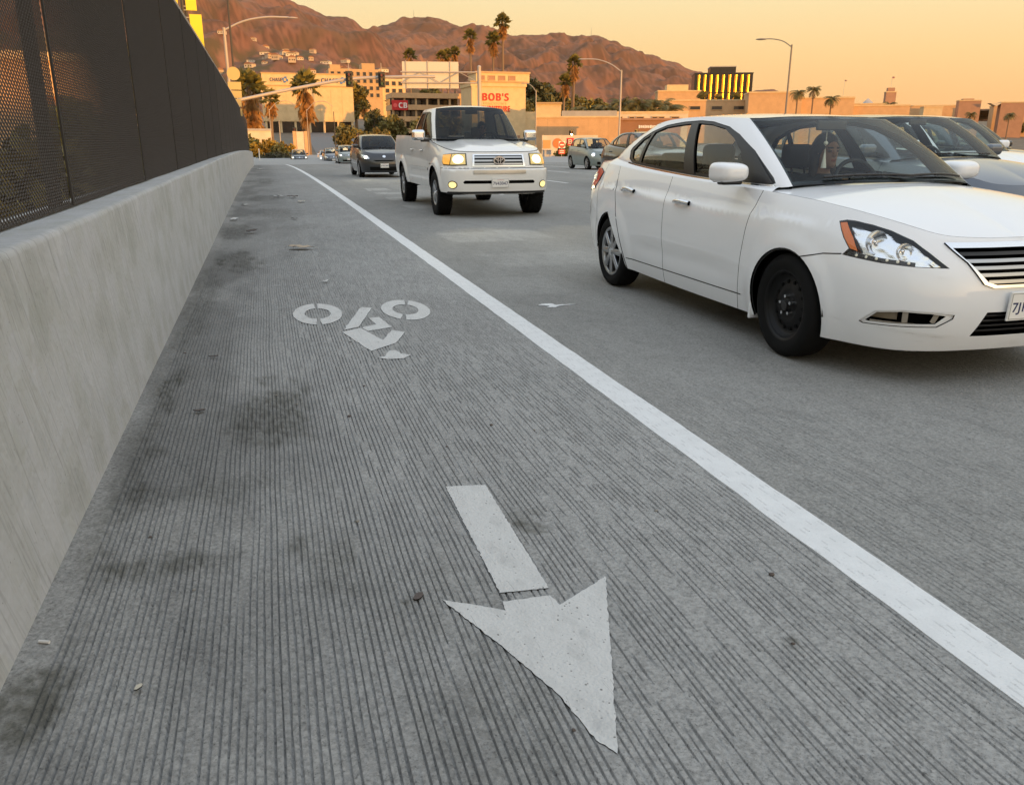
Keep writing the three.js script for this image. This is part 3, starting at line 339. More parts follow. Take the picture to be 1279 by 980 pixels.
{ // furniture shop
  const g = thing('furniture_store', 'cream furniture shop with red lettering on its tall front', 'building', [55.7, -1.4, -202]);
  cube('wall', g, -6.8, 6.8, 0, 15.0, -11, 0, W.cream); cube('cornice', g, -7.0, 7.0, 15.002, 15.9, -11.2, .25, W.cream); cube('cornice_step', g, -7.15, 7.15, 15.902, 16.2, -11.3, .45, W.tan); cube('rear_wall', g, -4.6, 9, 16.204, 18.3, -12, -4, W.cream); cube('rear_parapet', g, -4.8, 9.2, 18.302, 18.7, -12.2, -3.8, W.tan); cube('side_wing', g, 6.802, 9.6, 0, 9.4, -10, -1, W.cream);
  for (const x of [-3.6, -1, 1.6, 4.2]) win(g, x + .3, 17.2, 1.5, .9, -3.9, W.brick); cube('pilaster', g, -6.78, -5.8, 0, 15.0, .002, .22, W.cream); cube('awning', g, -5, 5, 3.2, 3.8, .01, 1.4, W.brick);
  const red = mat(.50, .006, .012, .6), gold = mat(.62, .45, .22, .6); fitText('sign_lettering', "BOB'S", 6.6, 1.75, red, g, -4.1, 11.75, .03); fitText('sign_lettering', 'DISCOUNT', 5.9, .5, gold, g, -3.8, 10.95, .03); fitText('sign_lettering', 'FURNITURE', 7.0, 1.3, red, g, -4.2, 9.3, .03);
}
{ const g = thing('parking_structure', 'open parking structure with horizontal bands and a red sign', 'building', [43.7, .1, -231]); for (let k = 0; k < 4; k++) cube('floor_band', g, -9.6, 9.6, 3 + k * 3.0, 4.3 + k * 3.0, -12, 0, W.peach); for (let i = 0; i < 7; i++) cube('column', g, -9.5 + i * 3.1, -9.0 + i * 3.1, 0, 13.2, -.95, -.45, W.tan); cube('inner_wall', g, -9.4, 9.4, 0, 13, -12, -5, W.dglass);
  cube('sign_board', g, -9.7, -5.4, 8.9, 11.4, .05, .25, mat(.50, .01, .015, .6)); fitText('sign_lettering', 'CB', 2.3, 1.4, mat(.8, .72, .7, .5), g, -7.9, 9.4, .26); mesh('sign_disc', [new THREE.CylinderGeometry(.55, .55, .1, 20).rotateX(Math.PI / 2).translate(-8.8, 10.1, .3)], mat(.75, .1, .1, .5), g); }
{ const g = thing('retaining_wall', 'long pale orange wall below the row of palms', 'wall', [60, -2.8, -159], -.36); cube('wall', g, -8.2, 8, 0, 8.3, -4, 0, W.peach); cube('coping', g, -8.3, 8.1, 8.302, 8.6, -4.1, .12, W.cream); cube('raised_end', g, -8.2, -3.4, 8.602, 10.9, -3.8, -.2, W.cream); cube('roof_edge', g, -8.4, -3.2, 10.902, 11.2, -4, .1, W.tan); for (let i = 0; i < 4; i++) cube('wall_joint', g, -6 + i * 4, -5.94 + i * 4, .2, 8.2, .002, .02, W.tan); cube('railing', g, -3.2, 7.6, 8.602, 9.6, -.1, -.02, W.grey); }
{ const g = thing('brown_shopfront', 'low brown shopfront with white lettering strip beyond the traffic', 'building', [64, -2.7, -135.5], -.42); cube('wall', g, -4.8, 5.6, 0, 7.3, -6, 0, W.brown); cube('roof_edge', g, -5, 5.8, 7.302, 7.6, -6.2, .2, W.brick); const lw = mat(.78, .74, .7, .6); [.34, .3, .36, .28, .34, .3, .4, .32, .3].reduce((x, w, i) => { mesh('sign_letter', [box(w * .8, i % 3 ? .42 : .5, .06, x + w / 2, 6.2, .05)], lw, g); return x + w; }, -1.6); }
{ const g = thing('shop_row', 'row of small white shops with dark windows behind the palms', 'building', [76.5, -2.6, -164], -.42); cube('wall', g, -8.5, 9, 0, 9.2, -8, 0, W.white); cube('parapet', g, -8.6, 9.1, 9.202, 9.6, -8.1, .1, W.cream); for (const [x, w] of [[-7, 1.3], [-5.2, 1.3], [-2.5, .9], [-.8, 1.4], [2.2, .9], [3.6, 1], [6.4, 1.4]]) win(g, x, 7.7, w, 1.5, .1); }
{ const blk = (n, l, b, D, w, d, y0, y1, m, f) => { const [x, z] = pol(b, D), y = deckY(z) - .5, g = thing(n, l, 'building', [x, y, z], -b * D2R * .75); cube('wall', g, -w / 2, w / 2, 0, y1 - y, -d, 0, m); cube('parapet', g, -w / 2 - .15, w / 2 + .15, y1 - y + .002, y1 - y + .4, -d - .1, .15, W.cream); if (f) f(g, y1 - y, w); return g; };
  blk('peach_block', 'pale orange flat-roofed block in front of the dark glass tower', 29, 268, 32, 14, 0, 12.6, W.peach, (g, h) => { for (let i = 0; i < 4; i++) win(g, -10 + i * 6.5, h - 2, 3, .9, .1); });
  blk('peach_block', 'pale orange block carrying a small set-back storey with trees', 27.2, 292, 14, 10, 0, 16.6, W.peach, (g, h, w) => cube('rooftop_storey', g, -4, 3, h + .42, h + 2.2, -8, -1, W.cream));
  blk('peach_wall', 'tall blank orange wall with palm shadows on it', 33.2, 262, 15, 12, 0, 14.3, W.peach); blk('peach_wall', 'orange wall beside the clump of palms', 36.2, 268, 16, 12, 0, 12.9, W.peach); blk('peach_wall', 'low orange wall running on to the right of the palms', 39.2, 275, 18, 12, 0, 10.8, W.peach);
  blk('brick_tower', 'small reddish tower with a flag pole on top', 39.9, 420, 4.2, 5, 0, 21.5, W.brick, (g, h) => { mesh('tower_step', [box(3, 1.6, 3, 0, h + 1.2, -2.5)], W.brick, g); mesh('flag_pole', [rod([0, h + 1.8, -2.5], [0, h + 6.8, -2.5], .09, .06, 6)], W.steel, g); mesh('flag', [box(.9, .7, .04, .5, h + 6.3, -2.5)], mat(.3, .12, .12, .8), g); });
  blk('brick_tower', 'squat reddish tower beside a second flag pole', 37.4, 422, 4, 5, 0, 19.2, W.brick, (g, h) => { mesh('flag_pole', [rod([-1.2, h, -2.5], [-1.2, h + 8.4, -2.5], .09, .06, 6)], W.steel, g); mesh('flag', [box(.8, .6, .04, -.8, h + 7.9, -2.5)], mat(.25, .1, .1, .8), g); });
  blk('low_block', 'low cream building with a grey pyramid roof', 38.6, 400, 16, 10, 0, 16.0, W.peach, (g, h) => mesh('pyramid_roof', [new THREE.ConeGeometry(3, 2.2, 4).rotateY(Math.PI / 4).translate(1, h + 1.5, -4)], W.grey, g));
  blk('low_block', 'long low orange building on the skyline beyond the cars', 41.6, 410, 30, 10, 0, 15.2, W.peach); blk('brick_tower', 'wide reddish block on the skyline above the white sport utility vehicle', 44.2, 395, 8, 6, 0, 16.4, W.brick, (g, h) => cube('upper_step', g, -2.6, 1.5, h + .42, h + .9, -5, -1, W.brick)); blk('brick_tower', 'low reddish block on the skyline above the dark car', 46.4, 395, 8.6, 6, 0, 15.4, W.brick, (g, h) => mesh('gable_roof', [new THREE.CylinderGeometry(1.6, 1.6, 6, 3).rotateX(Math.PI / 2).scale(1.6, .5, 1).translate(-6, h - .4, -3)], W.white, g)); blk('low_block', 'long low orange building at the end of the skyline', 48.2, 412, 40, 10, 0, 14.6, W.peach); blk('low_block', 'small cream building between the reddish blocks', 42.3, 390, 7, 8, 0, 14.0, W.cream);
}
{ // dark glass tower with gold bays
  const g = thing('glass_tower', 'dark glass office tower with bright gold vertical bays', 'building', [259.6, 10.8, -450], -24 * D2R);
  cube('wall', g, -17, 16, 0, 27.2, -24, 0, W.dglass); cube('penthouse', g, -8, 6.5, 27.202, 31.0, -20, -3, W.dglass); cube('roof_edge', g, -17.2, 16.2, 27.204, 27.7, -24.2, .2, W.dglass); cube('penthouse_cap', g, -8.2, 6.7, 31.002, 31.5, -20.2, -2.8, W.grey);
  for (let i = 0; i < 9; i++) { const x = -14.6 + i * 3.5; for (const [y0, y1] of [[1, 8.6], [9.2, 16.4], [17.0, 26.6]]) mesh('gold_bay', [new THREE.CylinderGeometry(.85, .85, y1 - y0, 14, 1, false, -Math.PI / 2, Math.PI).translate(x, (y0 + y1) / 2, .02)], W.gold, g); for (let k = 0; k < 7; k++) mesh('floor_line', [box(2.3, .12, .1, x + 1.75, 3 + k * 3.4, .06)], M.trim, g); }
}
{ // buildings and trees beyond the parapet, glimpsed through the mesh
  const g = thing('stucco_building', 'sunlit orange stucco building glimpsed through the mesh fence', 'building', [-12.5, -6, -47], .25); cube('wall', g, -9, 5, 0, 11.0, -10, 0, W.peach); cube('parapet', g, -9.2, 5.2, 11.002, 11.4, -10.2, .2, W.cream); for (let i = 0; i < 4; i++) win(g, -7.4 + i * 3.4, 8.6, 1.4, 1.5, .1, W.brown); cube('side_wing', g, 5.002, 8.5, 0, 8.6, -9, -1, W.tan); }
{ const g = thing('low_warehouse', 'long tan warehouse glimpsed low through the mesh fence', 'building', [-42, -6, -58], .5); cube('wall', g, -20, 16, 0, 7.6, -14, 0, W.tan); cube('roof_edge', g, -20.2, 16.2, 7.602, 8.0, -14.2, .2, W.brown); for (let i = 0; i < 6; i++) win(g, -16 + i * 5.4, 4.6, 2.2, 1.6, .1); }
{ // row of buildings behind the camera that keeps the bridge in the shade
  const g = thing('street_warehouse', 'long plain building closing the road behind the viewpoint', 'building', [89, 0, 92]); cube('wall', g, -40, 50, 0, 9.9, 0, 20, W.tan); cube('parapet', g, -40.2, 50.2, 9.902, 10.2, -.2, 20.2, W.cream); for (let i = 0; i < 12; i++) win(g, -36 + i * 7.2, 5.2, 3.2, 2.4, -.1); }
// ---------------------------------------------------------------- poles, lamps, signs
const poleM = mat(.42, .37, .32, .6, { metalness: .3 }), darkPole = mat(.05, .045, .04, .6);
function streetLamp(label, x, z, y0, top, ax, ay, az, r = .1, m = poleM) { const t = thing('street_lamp', label, 'street lamp', [x, y0, z]); const h = top - y0, dx = ax - x, dz = az - z, dy = ay - top; mesh('pole', [rod([0, 0, 0], [0, h, 0], r, r * .7, 12)], m, t); mesh('arm', [tube([[0, h - .15, 0], [dx * .3, h + dy * .55, dz * .3], [dx * .65, h + dy * .95, dz * .65], [dx, h + dy, dz]], r * .45, 20, 8)], m, t); if (h > 4) mesh('base_plate', [new THREE.CylinderGeometry(r * 1.8, r * 2.1, .3, 12).translate(0, .15, 0)], m, t); const hd = new THREE.SphereGeometry(1, 16, 10).scale(.36, .06, .13); const o = mesh('lamp_head', [hd], m, t); o.position.set(dx * 1.06, h + dy - .02, dz); o.rotation.y = -Math.atan2(dz, dx); return t; }
streetLamp('tall pale street lamp with its arm reaching over the bike lane beyond the fence', -1.78, -60, -5.5, 8.2, 2.3, 8.95, -60, .13);
streetLamp('pale street lamp standing above the orange wall beyond the pickup truck', 33.8, -78, -.8, 7.75, 30.4, 8.75, -79.3, .11);
streetLamp('thin dark street lamp rising above the roof of the white saloon', 34.6, -51.5, -.3, 7.4, 32.96, 7.8, -52.5, .075, mat(.20, .17, .15, .6));
streetLamp('small street lamp beside the furniture shop', 42.97, -133.2, -2.5, 8.9, 41.1, 10.0, -133.8, .11);
{ const t = thing('sign_post', 'dark slender post carrying a round sign plate and four square plates', 'sign post', [-1.12, .6, -45]); mesh('post', [rod([0, -2, 0], [.12, 12, 0], .05, .045, 10)], darkPole, t); const al = mat(.52, .40, .17, .6); mesh('round_sign', [new THREE.CylinderGeometry(.31, .31, .012, 32).rotateX(Math.PI / 2).translate(.03, 3.8, .07)], al, t); for (const [y, w, h] of [[3.24, .62, .36], [2.84, .6, .34], [2.45, .5, .36], [2.0, .5, .36]]) mesh('square_sign', [rbox(w, h, .012, .005, .03, y, .07)], al, t); for (const y of [4.0, 3.6, 3.3, 2.9, 2.5]) mesh('bracket', [box(.16, .04, .03, .03, y, .04)], darkPole, t); }
{ const t = thing('yellow_sign_post', 'post behind the fence with bright yellow sign plates', 'sign post', [-1.93, -2, -28]); mesh('post', [rod([0, 0, 0], [0, 8.4, 0], .05, .05, 10)], darkPole, t); mesh('post_sleeve', [rod([.09, 3.4, 0], [.09, 8.4, 0], .035, .035, 8)], darkPole, t); const ye = mat(.80, .64, .03, .45); mesh('yellow_plate', [rbox(.34, .92, .014, .006, .33, 6.38, .05)], ye, t); mesh('yellow_plate', [rbox(.30, .72, .014, .006, .24, 7.30, .05)], ye, t); mesh('yellow_plate', [rbox(.20, .60, .014, .006, -.22, 7.20, .05)], ye, t); for (const y of [6.75, 6.95, 7.05]) mesh('clamp', [box(.26, .03, .04, .12, y, .02)], railMat, t); }
function signalHead(t, x, y, z, lit) { const h = new THREE.Group(); h.name = 'signal_head'; t.add(h); h.position.set(x, y, z); mesh('backplate', [rbox(.62, 1.35, .06, .03)], M.trim, h); mesh('housing', [rbox(.36, 1.1, .24, .03, 0, 0, .1)], M.trim, h); for (let i = 0; i < 3; i++) { mesh('visor', [new THREE.CylinderGeometry(.15, .15, .2, 14, 1, true, -Math.PI * .75, Math.PI * 1.5).rotateX(Math.PI / 2).translate(0, .35 - i * .35, .3)], M.trim, h); const on = lit === i; mesh('lens', [new THREE.CylinderGeometry(.13, .13, .03, 16).rotateX(Math.PI / 2).translate(0, .35 - i * .35, .23)], on ? [lampOn(1, .08, .03, 5), lampOn(1, .62, .1, 7), lampOn(.05, 1, .45, 4)][i] : mat([.10, .10, .01][i], [.01, .06, .06][i], .02, .4), h); if (on) { const l = new THREE.PointLight([C(1, .1, .05), C(1, .65, .15), C(.1, 1, .5)][i], 3); l.position.set(0, .35 - i * .35, .32); l.castShadow = true; h.add(l); } } return h; }
{ const t = thing('signal_mast_arm', 'long curved traffic signal arm reaching across the road beyond the bridge', 'traffic signal', [-1.8, 0, -75]); mesh('pole', [rod([0, -5, 0], [0, 5.0, 0], .2, .16, 14)], poleM, t); mesh('arm', [tube([[0, 4.4, 0], [3.5, 5.2, -1], [7.1, 6.0, -2.8], [10.0, 6.55, -4.4], [15.0, 6.8, -3.9], [17.5, 6.84, -3.9]], .13, 40, 10)], poleM, t); for (const x of [9.7, 12.6]) { signalHead(t, x, 6.5, -3.9); mesh('camera_mast', [rod([x, 6.8, -4.0], [x, 7.9, -4.0], .04, .03, 6)], poleM, t); } }
{ const t = thing('sign_gantry', 'overhead road sign frame seen from behind with its cream panel', 'sign gantry', [31.75, -2.6, -126]); mesh('pole', [rod([0, 0, 0], [0, 14.2, 0], .32, .28, 14)], poleM, t); mesh('pole_cap', [new THREE.SphereGeometry(.3, 14, 8).translate(0, 14.2, 0)], poleM, t); for (const y of [13.5, 12.0]) mesh('chord', [rod([0, y, 0], [-11.4, y, -2.2], .1, .1, 8)], poleM, t); const pts = [[0, 12], [-2.9, 13.5], [-5.7, 12], [-8.5, 13.5], [-11.3, 12]]; for (let i = 0; i < 4; i++) mesh('brace', [rod([pts[i][0], pts[i][1], pts[i][0] * .193], [pts[i + 1][0], pts[i + 1][1], pts[i + 1][0] * .193], .05, .05, 6)], poleM, t); const pn = mesh('sign_panel', [box(8.3, 3.7, .1, 0, 0, 0)], W.sign, t); pn.position.set(-7.0, 13.1, -1.75); pn.rotation.y = -.19; for (const x of [-3.6, -.4, 2.9]) mesh('panel_rib', [box(.12, 3.9, .12, x, 0, .12)], poleM, pn); }
for (const [x, z, l, lab] of [[19.6, -184, 1, 'small traffic signal showing amber beside the round green trees'], [5.0, -140, 2, 'small traffic signal showing green above the white pylon'], [43.5, -118, 1, 'pedestrian-height signal beside the furniture shop'], [53, -116, 1, 'small signal post in front of the brown shopfront']]) { const y = deckY(z), t = thing('signal_post', lab, 'traffic signal', [x, y, z]); mesh('post', [rod([0, 0, 0], [0, 3.2, 0], .07, .06, 8)], darkPole, t); signalHead(t, 0, l === 2 ? 5.2 : 4.1, .05, l); if (l === 2) mesh('post_extension', [rod([0, 3.2, 0], [0, 5, 0], .06, .05, 8)], darkPole, t); }
for (const [x, z, h, lab] of [[2.2, -112, 5.5, 'thin pale pole rising from the roadside bushes'], [9.5, -118, 7, 'dark slender pole right of the white pylon'], [1.5, -150, 9, 'tall pole with a curved arm in front of the bank, beside the shed'], [7.6, -150, 9, 'tall pole with a curved arm in front of the bank, beside the fan palm']]) { const y = deckY(z), t = thing('slender_pole', lab, 'pole', [x, y, z]); mesh('pole', [rod([0, 0, 0], [0, h, 0], .07, .05, 8)], x === 9.5 ? darkPole : poleM, t); if (h > 8) mesh('arm', [tube([[0, h - .2, 0], [1.4, h + 1.1, 0], [3.2, h + 1.3, 0], [4.4, h + .5, 0]], .05, 16, 6)], poleM, t); }
{ const t = thing('entry_pylon', 'pale pylon panel between two orange posts at the road end', 'sign', [4.8, -2, -115]); cube('panel', t, -.5, .45, 0, 4.35, -.12, .12, W.white); for (const x of [-.75, .7]) cube('post', t, x - .2, x + .2, 0, 4.4, -.22, .22, W.peach); }
{ const t = thing('bollard', 'white plastic marker post at the end of the parapet', 'bollard', [-.42, deckY(-90), -90]); mesh('post', [rod([0, 0, 0], [0, 1.5, 0], .055, .05, 12), new THREE.SphereGeometry(.05, 12, 8).translate(0, 1.5, 0)], mat(.75, .72, .66, .6), t); mesh('base', [new THREE.CylinderGeometry(.12, .14, .06, 14).translate(0, .03, 0)], M.plastic, t); }
{ const t = thing('hoarding', 'white hoarding with round and square red posters behind the crossover', 'sign', [38.2, -1.6, -104], -.36); cube('board', t, -3.6, 3.6, 0, 3.5, -.08, 0, W.white); for (let i = 0; i < 4; i++) cube('board_post', t, -3.5 + i * 2.3, -3.4 + i * 2.3, 0, 3.6, -.3, -.1, W.tan); mesh('poster', [new THREE.CylinderGeometry(.62, .62, .04, 24).rotateX(Math.PI / 2).translate(-1.6, 2.5, .03)], mat(.62, .2, .06, .6), t); mesh('poster', [box(.9, .9, .04, .05, 2.7, .03)], mat(.6, .03, .04, .6), t); mesh('poster', [box(1.0, 1.0, .04, -3.0, 2.4, .03)], mat(.6, .33, .12, .7), t); const b = fitText('poster_lettering', 'B', .5, .6, W.white, t, -.2, 2.4, .06); }
{ const t = thing('no_entry_sign', 'red and white no entry sign with a smaller red plate on one post', 'road sign', [34.6, -1.35, -97]); mesh('post', [rod([0, 0, 0], [0, 2.6, 0], .035, .035, 8)], poleM, t); mesh('sign_plate', [rbox(.8, .8, .02, .008, 0, 2.1, .06)], mat(.75, .72, .7, .5), t); mesh('red_disc', [new THREE.CylinderGeometry(.38, .38, .012, 30).rotateX(Math.PI / 2).translate(0, 2.1, .08)], mat(.58, .02, .03, .5), t); mesh('white_bar', [box(.5, .12, .01, 0, 2.1, .095)], mat(.78, .75, .72, .5), t); mesh('red_plate', [rbox(.8, .5, .02, .008, 0, 1.3, .06)], mat(.58, .02, .03, .5), t); for (const y of [1.2, 1.4]) mesh('white_bar', [box(.55, .07, .01, 0, y, .078)], mat(.78, .75, .72, .5), t); }
{ const t = thing('litter_bin', 'grey roadside cabinet beside the white hoarding', 'cabinet', [33.4, -1.45, -99]); mesh('body', [rbox(.9, 1.5, .7, .05, 0, .75, 0)], W.grey, t); mesh('lid', [rbox(1.0, .1, .8, .03, 0, 1.56, 0)], W.grey, t); }
// ---------------------------------------------------------------- cars
function tyreGeo(R, w, rimR) { const h = w / 2, p = []; const s = [[rimR, -h * .82], [rimR + .01, -h * .9], [rimR + (R - rimR) * .45, -h * 1.0], [R - .035, -h * .96], [R - .012, -h * .86], [R, -h * .66], [R + .002, 0], [R, h * .66], [R - .012, h * .86], [R - .035, h * .96], [rimR + (R - rimR) * .45, h * 1.0], [rimR + .01, h * .9], [rimR, h * .82]]; for (const [r, z] of s) p.push(new THREE.Vector2(r, z)); const g = new THREE.LatheGeometry(p, 56); g.rotateX(Math.PI / 2); return g; }
function treadGeo(R, w, n, deep) { const out = []; for (let i = 0; i < n; i++) { const t = i / n * Math.PI * 2; for (const [z, dz, sk] of [[-w * .36, w * .2, .25], [0, w * .2, 0], [w * .36, w * .2, -.25]]) { const b = box(deep, R * 2 * Math.PI / n * .62, dz); b.rotateX(sk); b.translate(R + deep * .2, 0, z); b.rotateZ(t + (z ? .5 : 0) * Math.PI * 2 / n); out.push(b); } } return merge(out); }
// wheel lies in the x-y plane, outer face towards +z
function makeWheel(kind, R, w, rimR) {
  const g = new THREE.Group(); g.name = 'wheel';
  mesh('tyre', [tyreGeo(R, w, rimR), ...(kind === 'truck' ? [treadGeo(R, w, 44, .012)] : [])], M.rubber, g);
  const h = w / 2, L = pts => { const q = new THREE.LatheGeometry(pts.map(p => new THREE.Vector2(...p)), 48); q.rotateX(Math.PI / 2); return q; };
  const barrel = L([[rimR, -h * .85], [rimR - .02, -h * .8], [rimR - .03, 0], [rimR - .018, h * .72], [rimR - .004, h * .84], [rimR + .006, h * .86]]);
  if (kind === 'steel') {
    mesh('rim', [barrel, L([[rimR - .012, h * .78], [rimR - .03, h * .55], [rimR - .045, h * .36], [rimR - .075, h * .42], [.105, h * .58], [.085, h * .5], [.06, h * .5], [.034, h * .52], [.033, h * .72], [.0, h * .74]])], M.steel, g);
    const hol = []; for (let i = 0; i < 14; i++) { const t = i / 14 * 6.283; hol.push(new THREE.CylinderGeometry(.011, .011, .012, 10).rotateX(Math.PI / 2).translate(Math.cos(t) * (rimR - .068), Math.sin(t) * (rimR - .068), h * .42)); } mesh('vent_hole', hol, M.dark, g);
    for (let i = 0; i < 5; i++) { const t = i / 5 * 6.283 + .4; mesh('lug_nut', [new THREE.CylinderGeometry(.0105, .012, .03, 6).rotateX(Math.PI / 2).translate(Math.cos(t) * .056, Math.sin(t) * .056, h * .62)], M.chrome, g); }
    mesh('hub_cap', [new THREE.CylinderGeometry(.03, .034, .03, 20).rotateX(Math.PI / 2).translate(0, 0, h * .66)], M.trim, g);
  } else {
    const n = kind === 'truck' ? 5 : kind === 'small' ? 7 : 8, sp = [], wid = kind === 'truck' ? .34 : .21;
    for (let i = 0; i < n; i++) { const s = new THREE.Shape(), t = i / n * 6.283; s.moveTo(.04, -.022); s.lineTo(rimR - .005, -rimR * wid * .5); s.lineTo(rimR - .005, -rimR * wid * .06); s.lineTo(.09, -.003); s.lineTo(.09, .003); s.lineTo(rimR - .005, rimR * wid * .06); s.lineTo(rimR - .005, rimR * wid * .5); s.lineTo(.04, .022); const e = new THREE.ExtrudeGeometry(s, { depth: .014, bevelEnabled: true, bevelSize: .004, bevelThickness: .004, bevelSegments: 1 }); const p = e.attributes.position; for (let k = 0; k < p.count; k++) { const r = Math.hypot(p.getX(k), p.getY(k)); p.setZ(k, p.getZ(k) + h * (.62 + .12 * Math.sin(r / rimR * 2.6))); } e.rotateZ(t); e.computeVertexNormals(); sp.push(e); }
    mesh('rim', [barrel, L([[rimR + .004, h * .86], [rimR - .006, h * .9], [rimR - .02, h * .8]]), L([[.058, h * .58], [.055, h * .8], [.03, h * .86], [0, h * .87]]), ...sp], M.alloy, g);
    mesh('brake_disc', [new THREE.CylinderGeometry(rimR * .72, rimR * .72, .02, 36).rotateX(Math.PI / 2).translate(0, 0, h * .15)], M.dark, g);
    mesh('hub_cap', [new THREE.CylinderGeometry(.026, .028, .01, 20).rotateX(Math.PI / 2).translate(0, 0, h * .88)], M.chrome, g);
  }
  return g;
}
function seatGeo(w = .5) { return [rbox(.5, .16, w, .05, .06, .1, 0), rbox(.15, .62, w, .06, -.23, .42, 0).applyMatrix4(new THREE.Matrix4().makeRotationZ(.16)), rbox(.10, .19, .27, .045, -.385, .82, 0), rod([-.34, .66, -.06], [-.375, .78, -.06], .008), rod([-.34, .66, .06], [-.375, .78, .06], .008)]; }

function sidePoly(W, sp, a0, a1, o = {}) {          // outline of the body side from a0 to a1 (each [bottom, top]) with wheel arches cut out
  const ar = o.arch ?? sp.arch, out = []; let a = a0[0];
  const wheels = sp.axles.map(x => W.aX(x)), push = v => out.push([v, W.yb(v) + (o.lift ?? 0)]);
  const dip = v => wheels.some(w => Math.abs(v - w) < ar * .999);
  const n = Math.max(2, Math.ceil((a1[0] - a0[0]) / .06));
  const arcPts = (w, lo, hi) => { for (let i = 0; i <= 28; i++) { const yb0 = W.yb(w - ar), yb1 = W.yb(w + ar), s0 = Math.asin(clamp((yb0 + (o.lift ?? 0) - sp.wheelY) / ar, -1, 1)), s1 = Math.asin(clamp((yb1 + (o.lift ?? 0) - sp.wheelY) / ar, -1, 1)); const t = lerp(Math.PI - s0, s1, i / 28), x = w + Math.cos(t) * ar, y = sp.wheelY + Math.sin(t) * ar; if (x >= lo - 1e-6 && x <= hi + 1e-6) out.push([x, y]); } };
  const done = new Set();
  for (let i = 0; i <= n; i++) { const v = lerp(a0[0], a1[0], i / n); wheels.forEach((w, k) => { if (!done.has(k) && v > w - ar && w + ar > a0[0] && w - ar < a1[0]) { done.add(k); arcPts(w, a0[0], a1[0]); } }); if (!dip(v)) push(v); }
  const m = Math.max(2, Math.ceil((a1[1] - a0[1]) / .06)); for (let i = 0; i <= m; i++) { const v = lerp(a1[1], a0[1], i / m); out.push([v, W.ys(v) - (o.drop ?? 0)]); }
  return out;
}
function plateGeo(txt, w = .305, h = .155) { return canvasTex(512, 256, (g, W, H) => { g.fillStyle = '#e9e7e2'; g.fillRect(0, 0, W, H); g.fillStyle = '#b8504c'; g.font = 'italic 44px serif'; g.textAlign = 'center'; g.fillText('California', W / 2, 48); g.fillStyle = '#1b2552'; g.font = 'bold 128px sans-serif'; g.fillText(txt, W / 2, 182, W - 40); g.strokeStyle = '#8a8780'; g.lineWidth = 6; g.strokeRect(6, 6, W - 12, H - 12); }); }
function licencePlate(g, W, y, txt, back = .012, tilt = -.08) { const p = W.P(0, y), o = mesh('licence_plate', [rbox(.012, .155, .305, .004)], M.plate, g); o.position.set(p[0] + back + .004, y, 0); o.rotation.z = tilt;
  const f = mesh('plate_print', [new THREE.PlaneGeometry(.29, .142).rotateY(Math.PI / 2).translate(.0075, 0, 0)], new THREE.MeshStandardMaterial({ map: plateGeo(txt), roughness: .5 }), o); return o; }

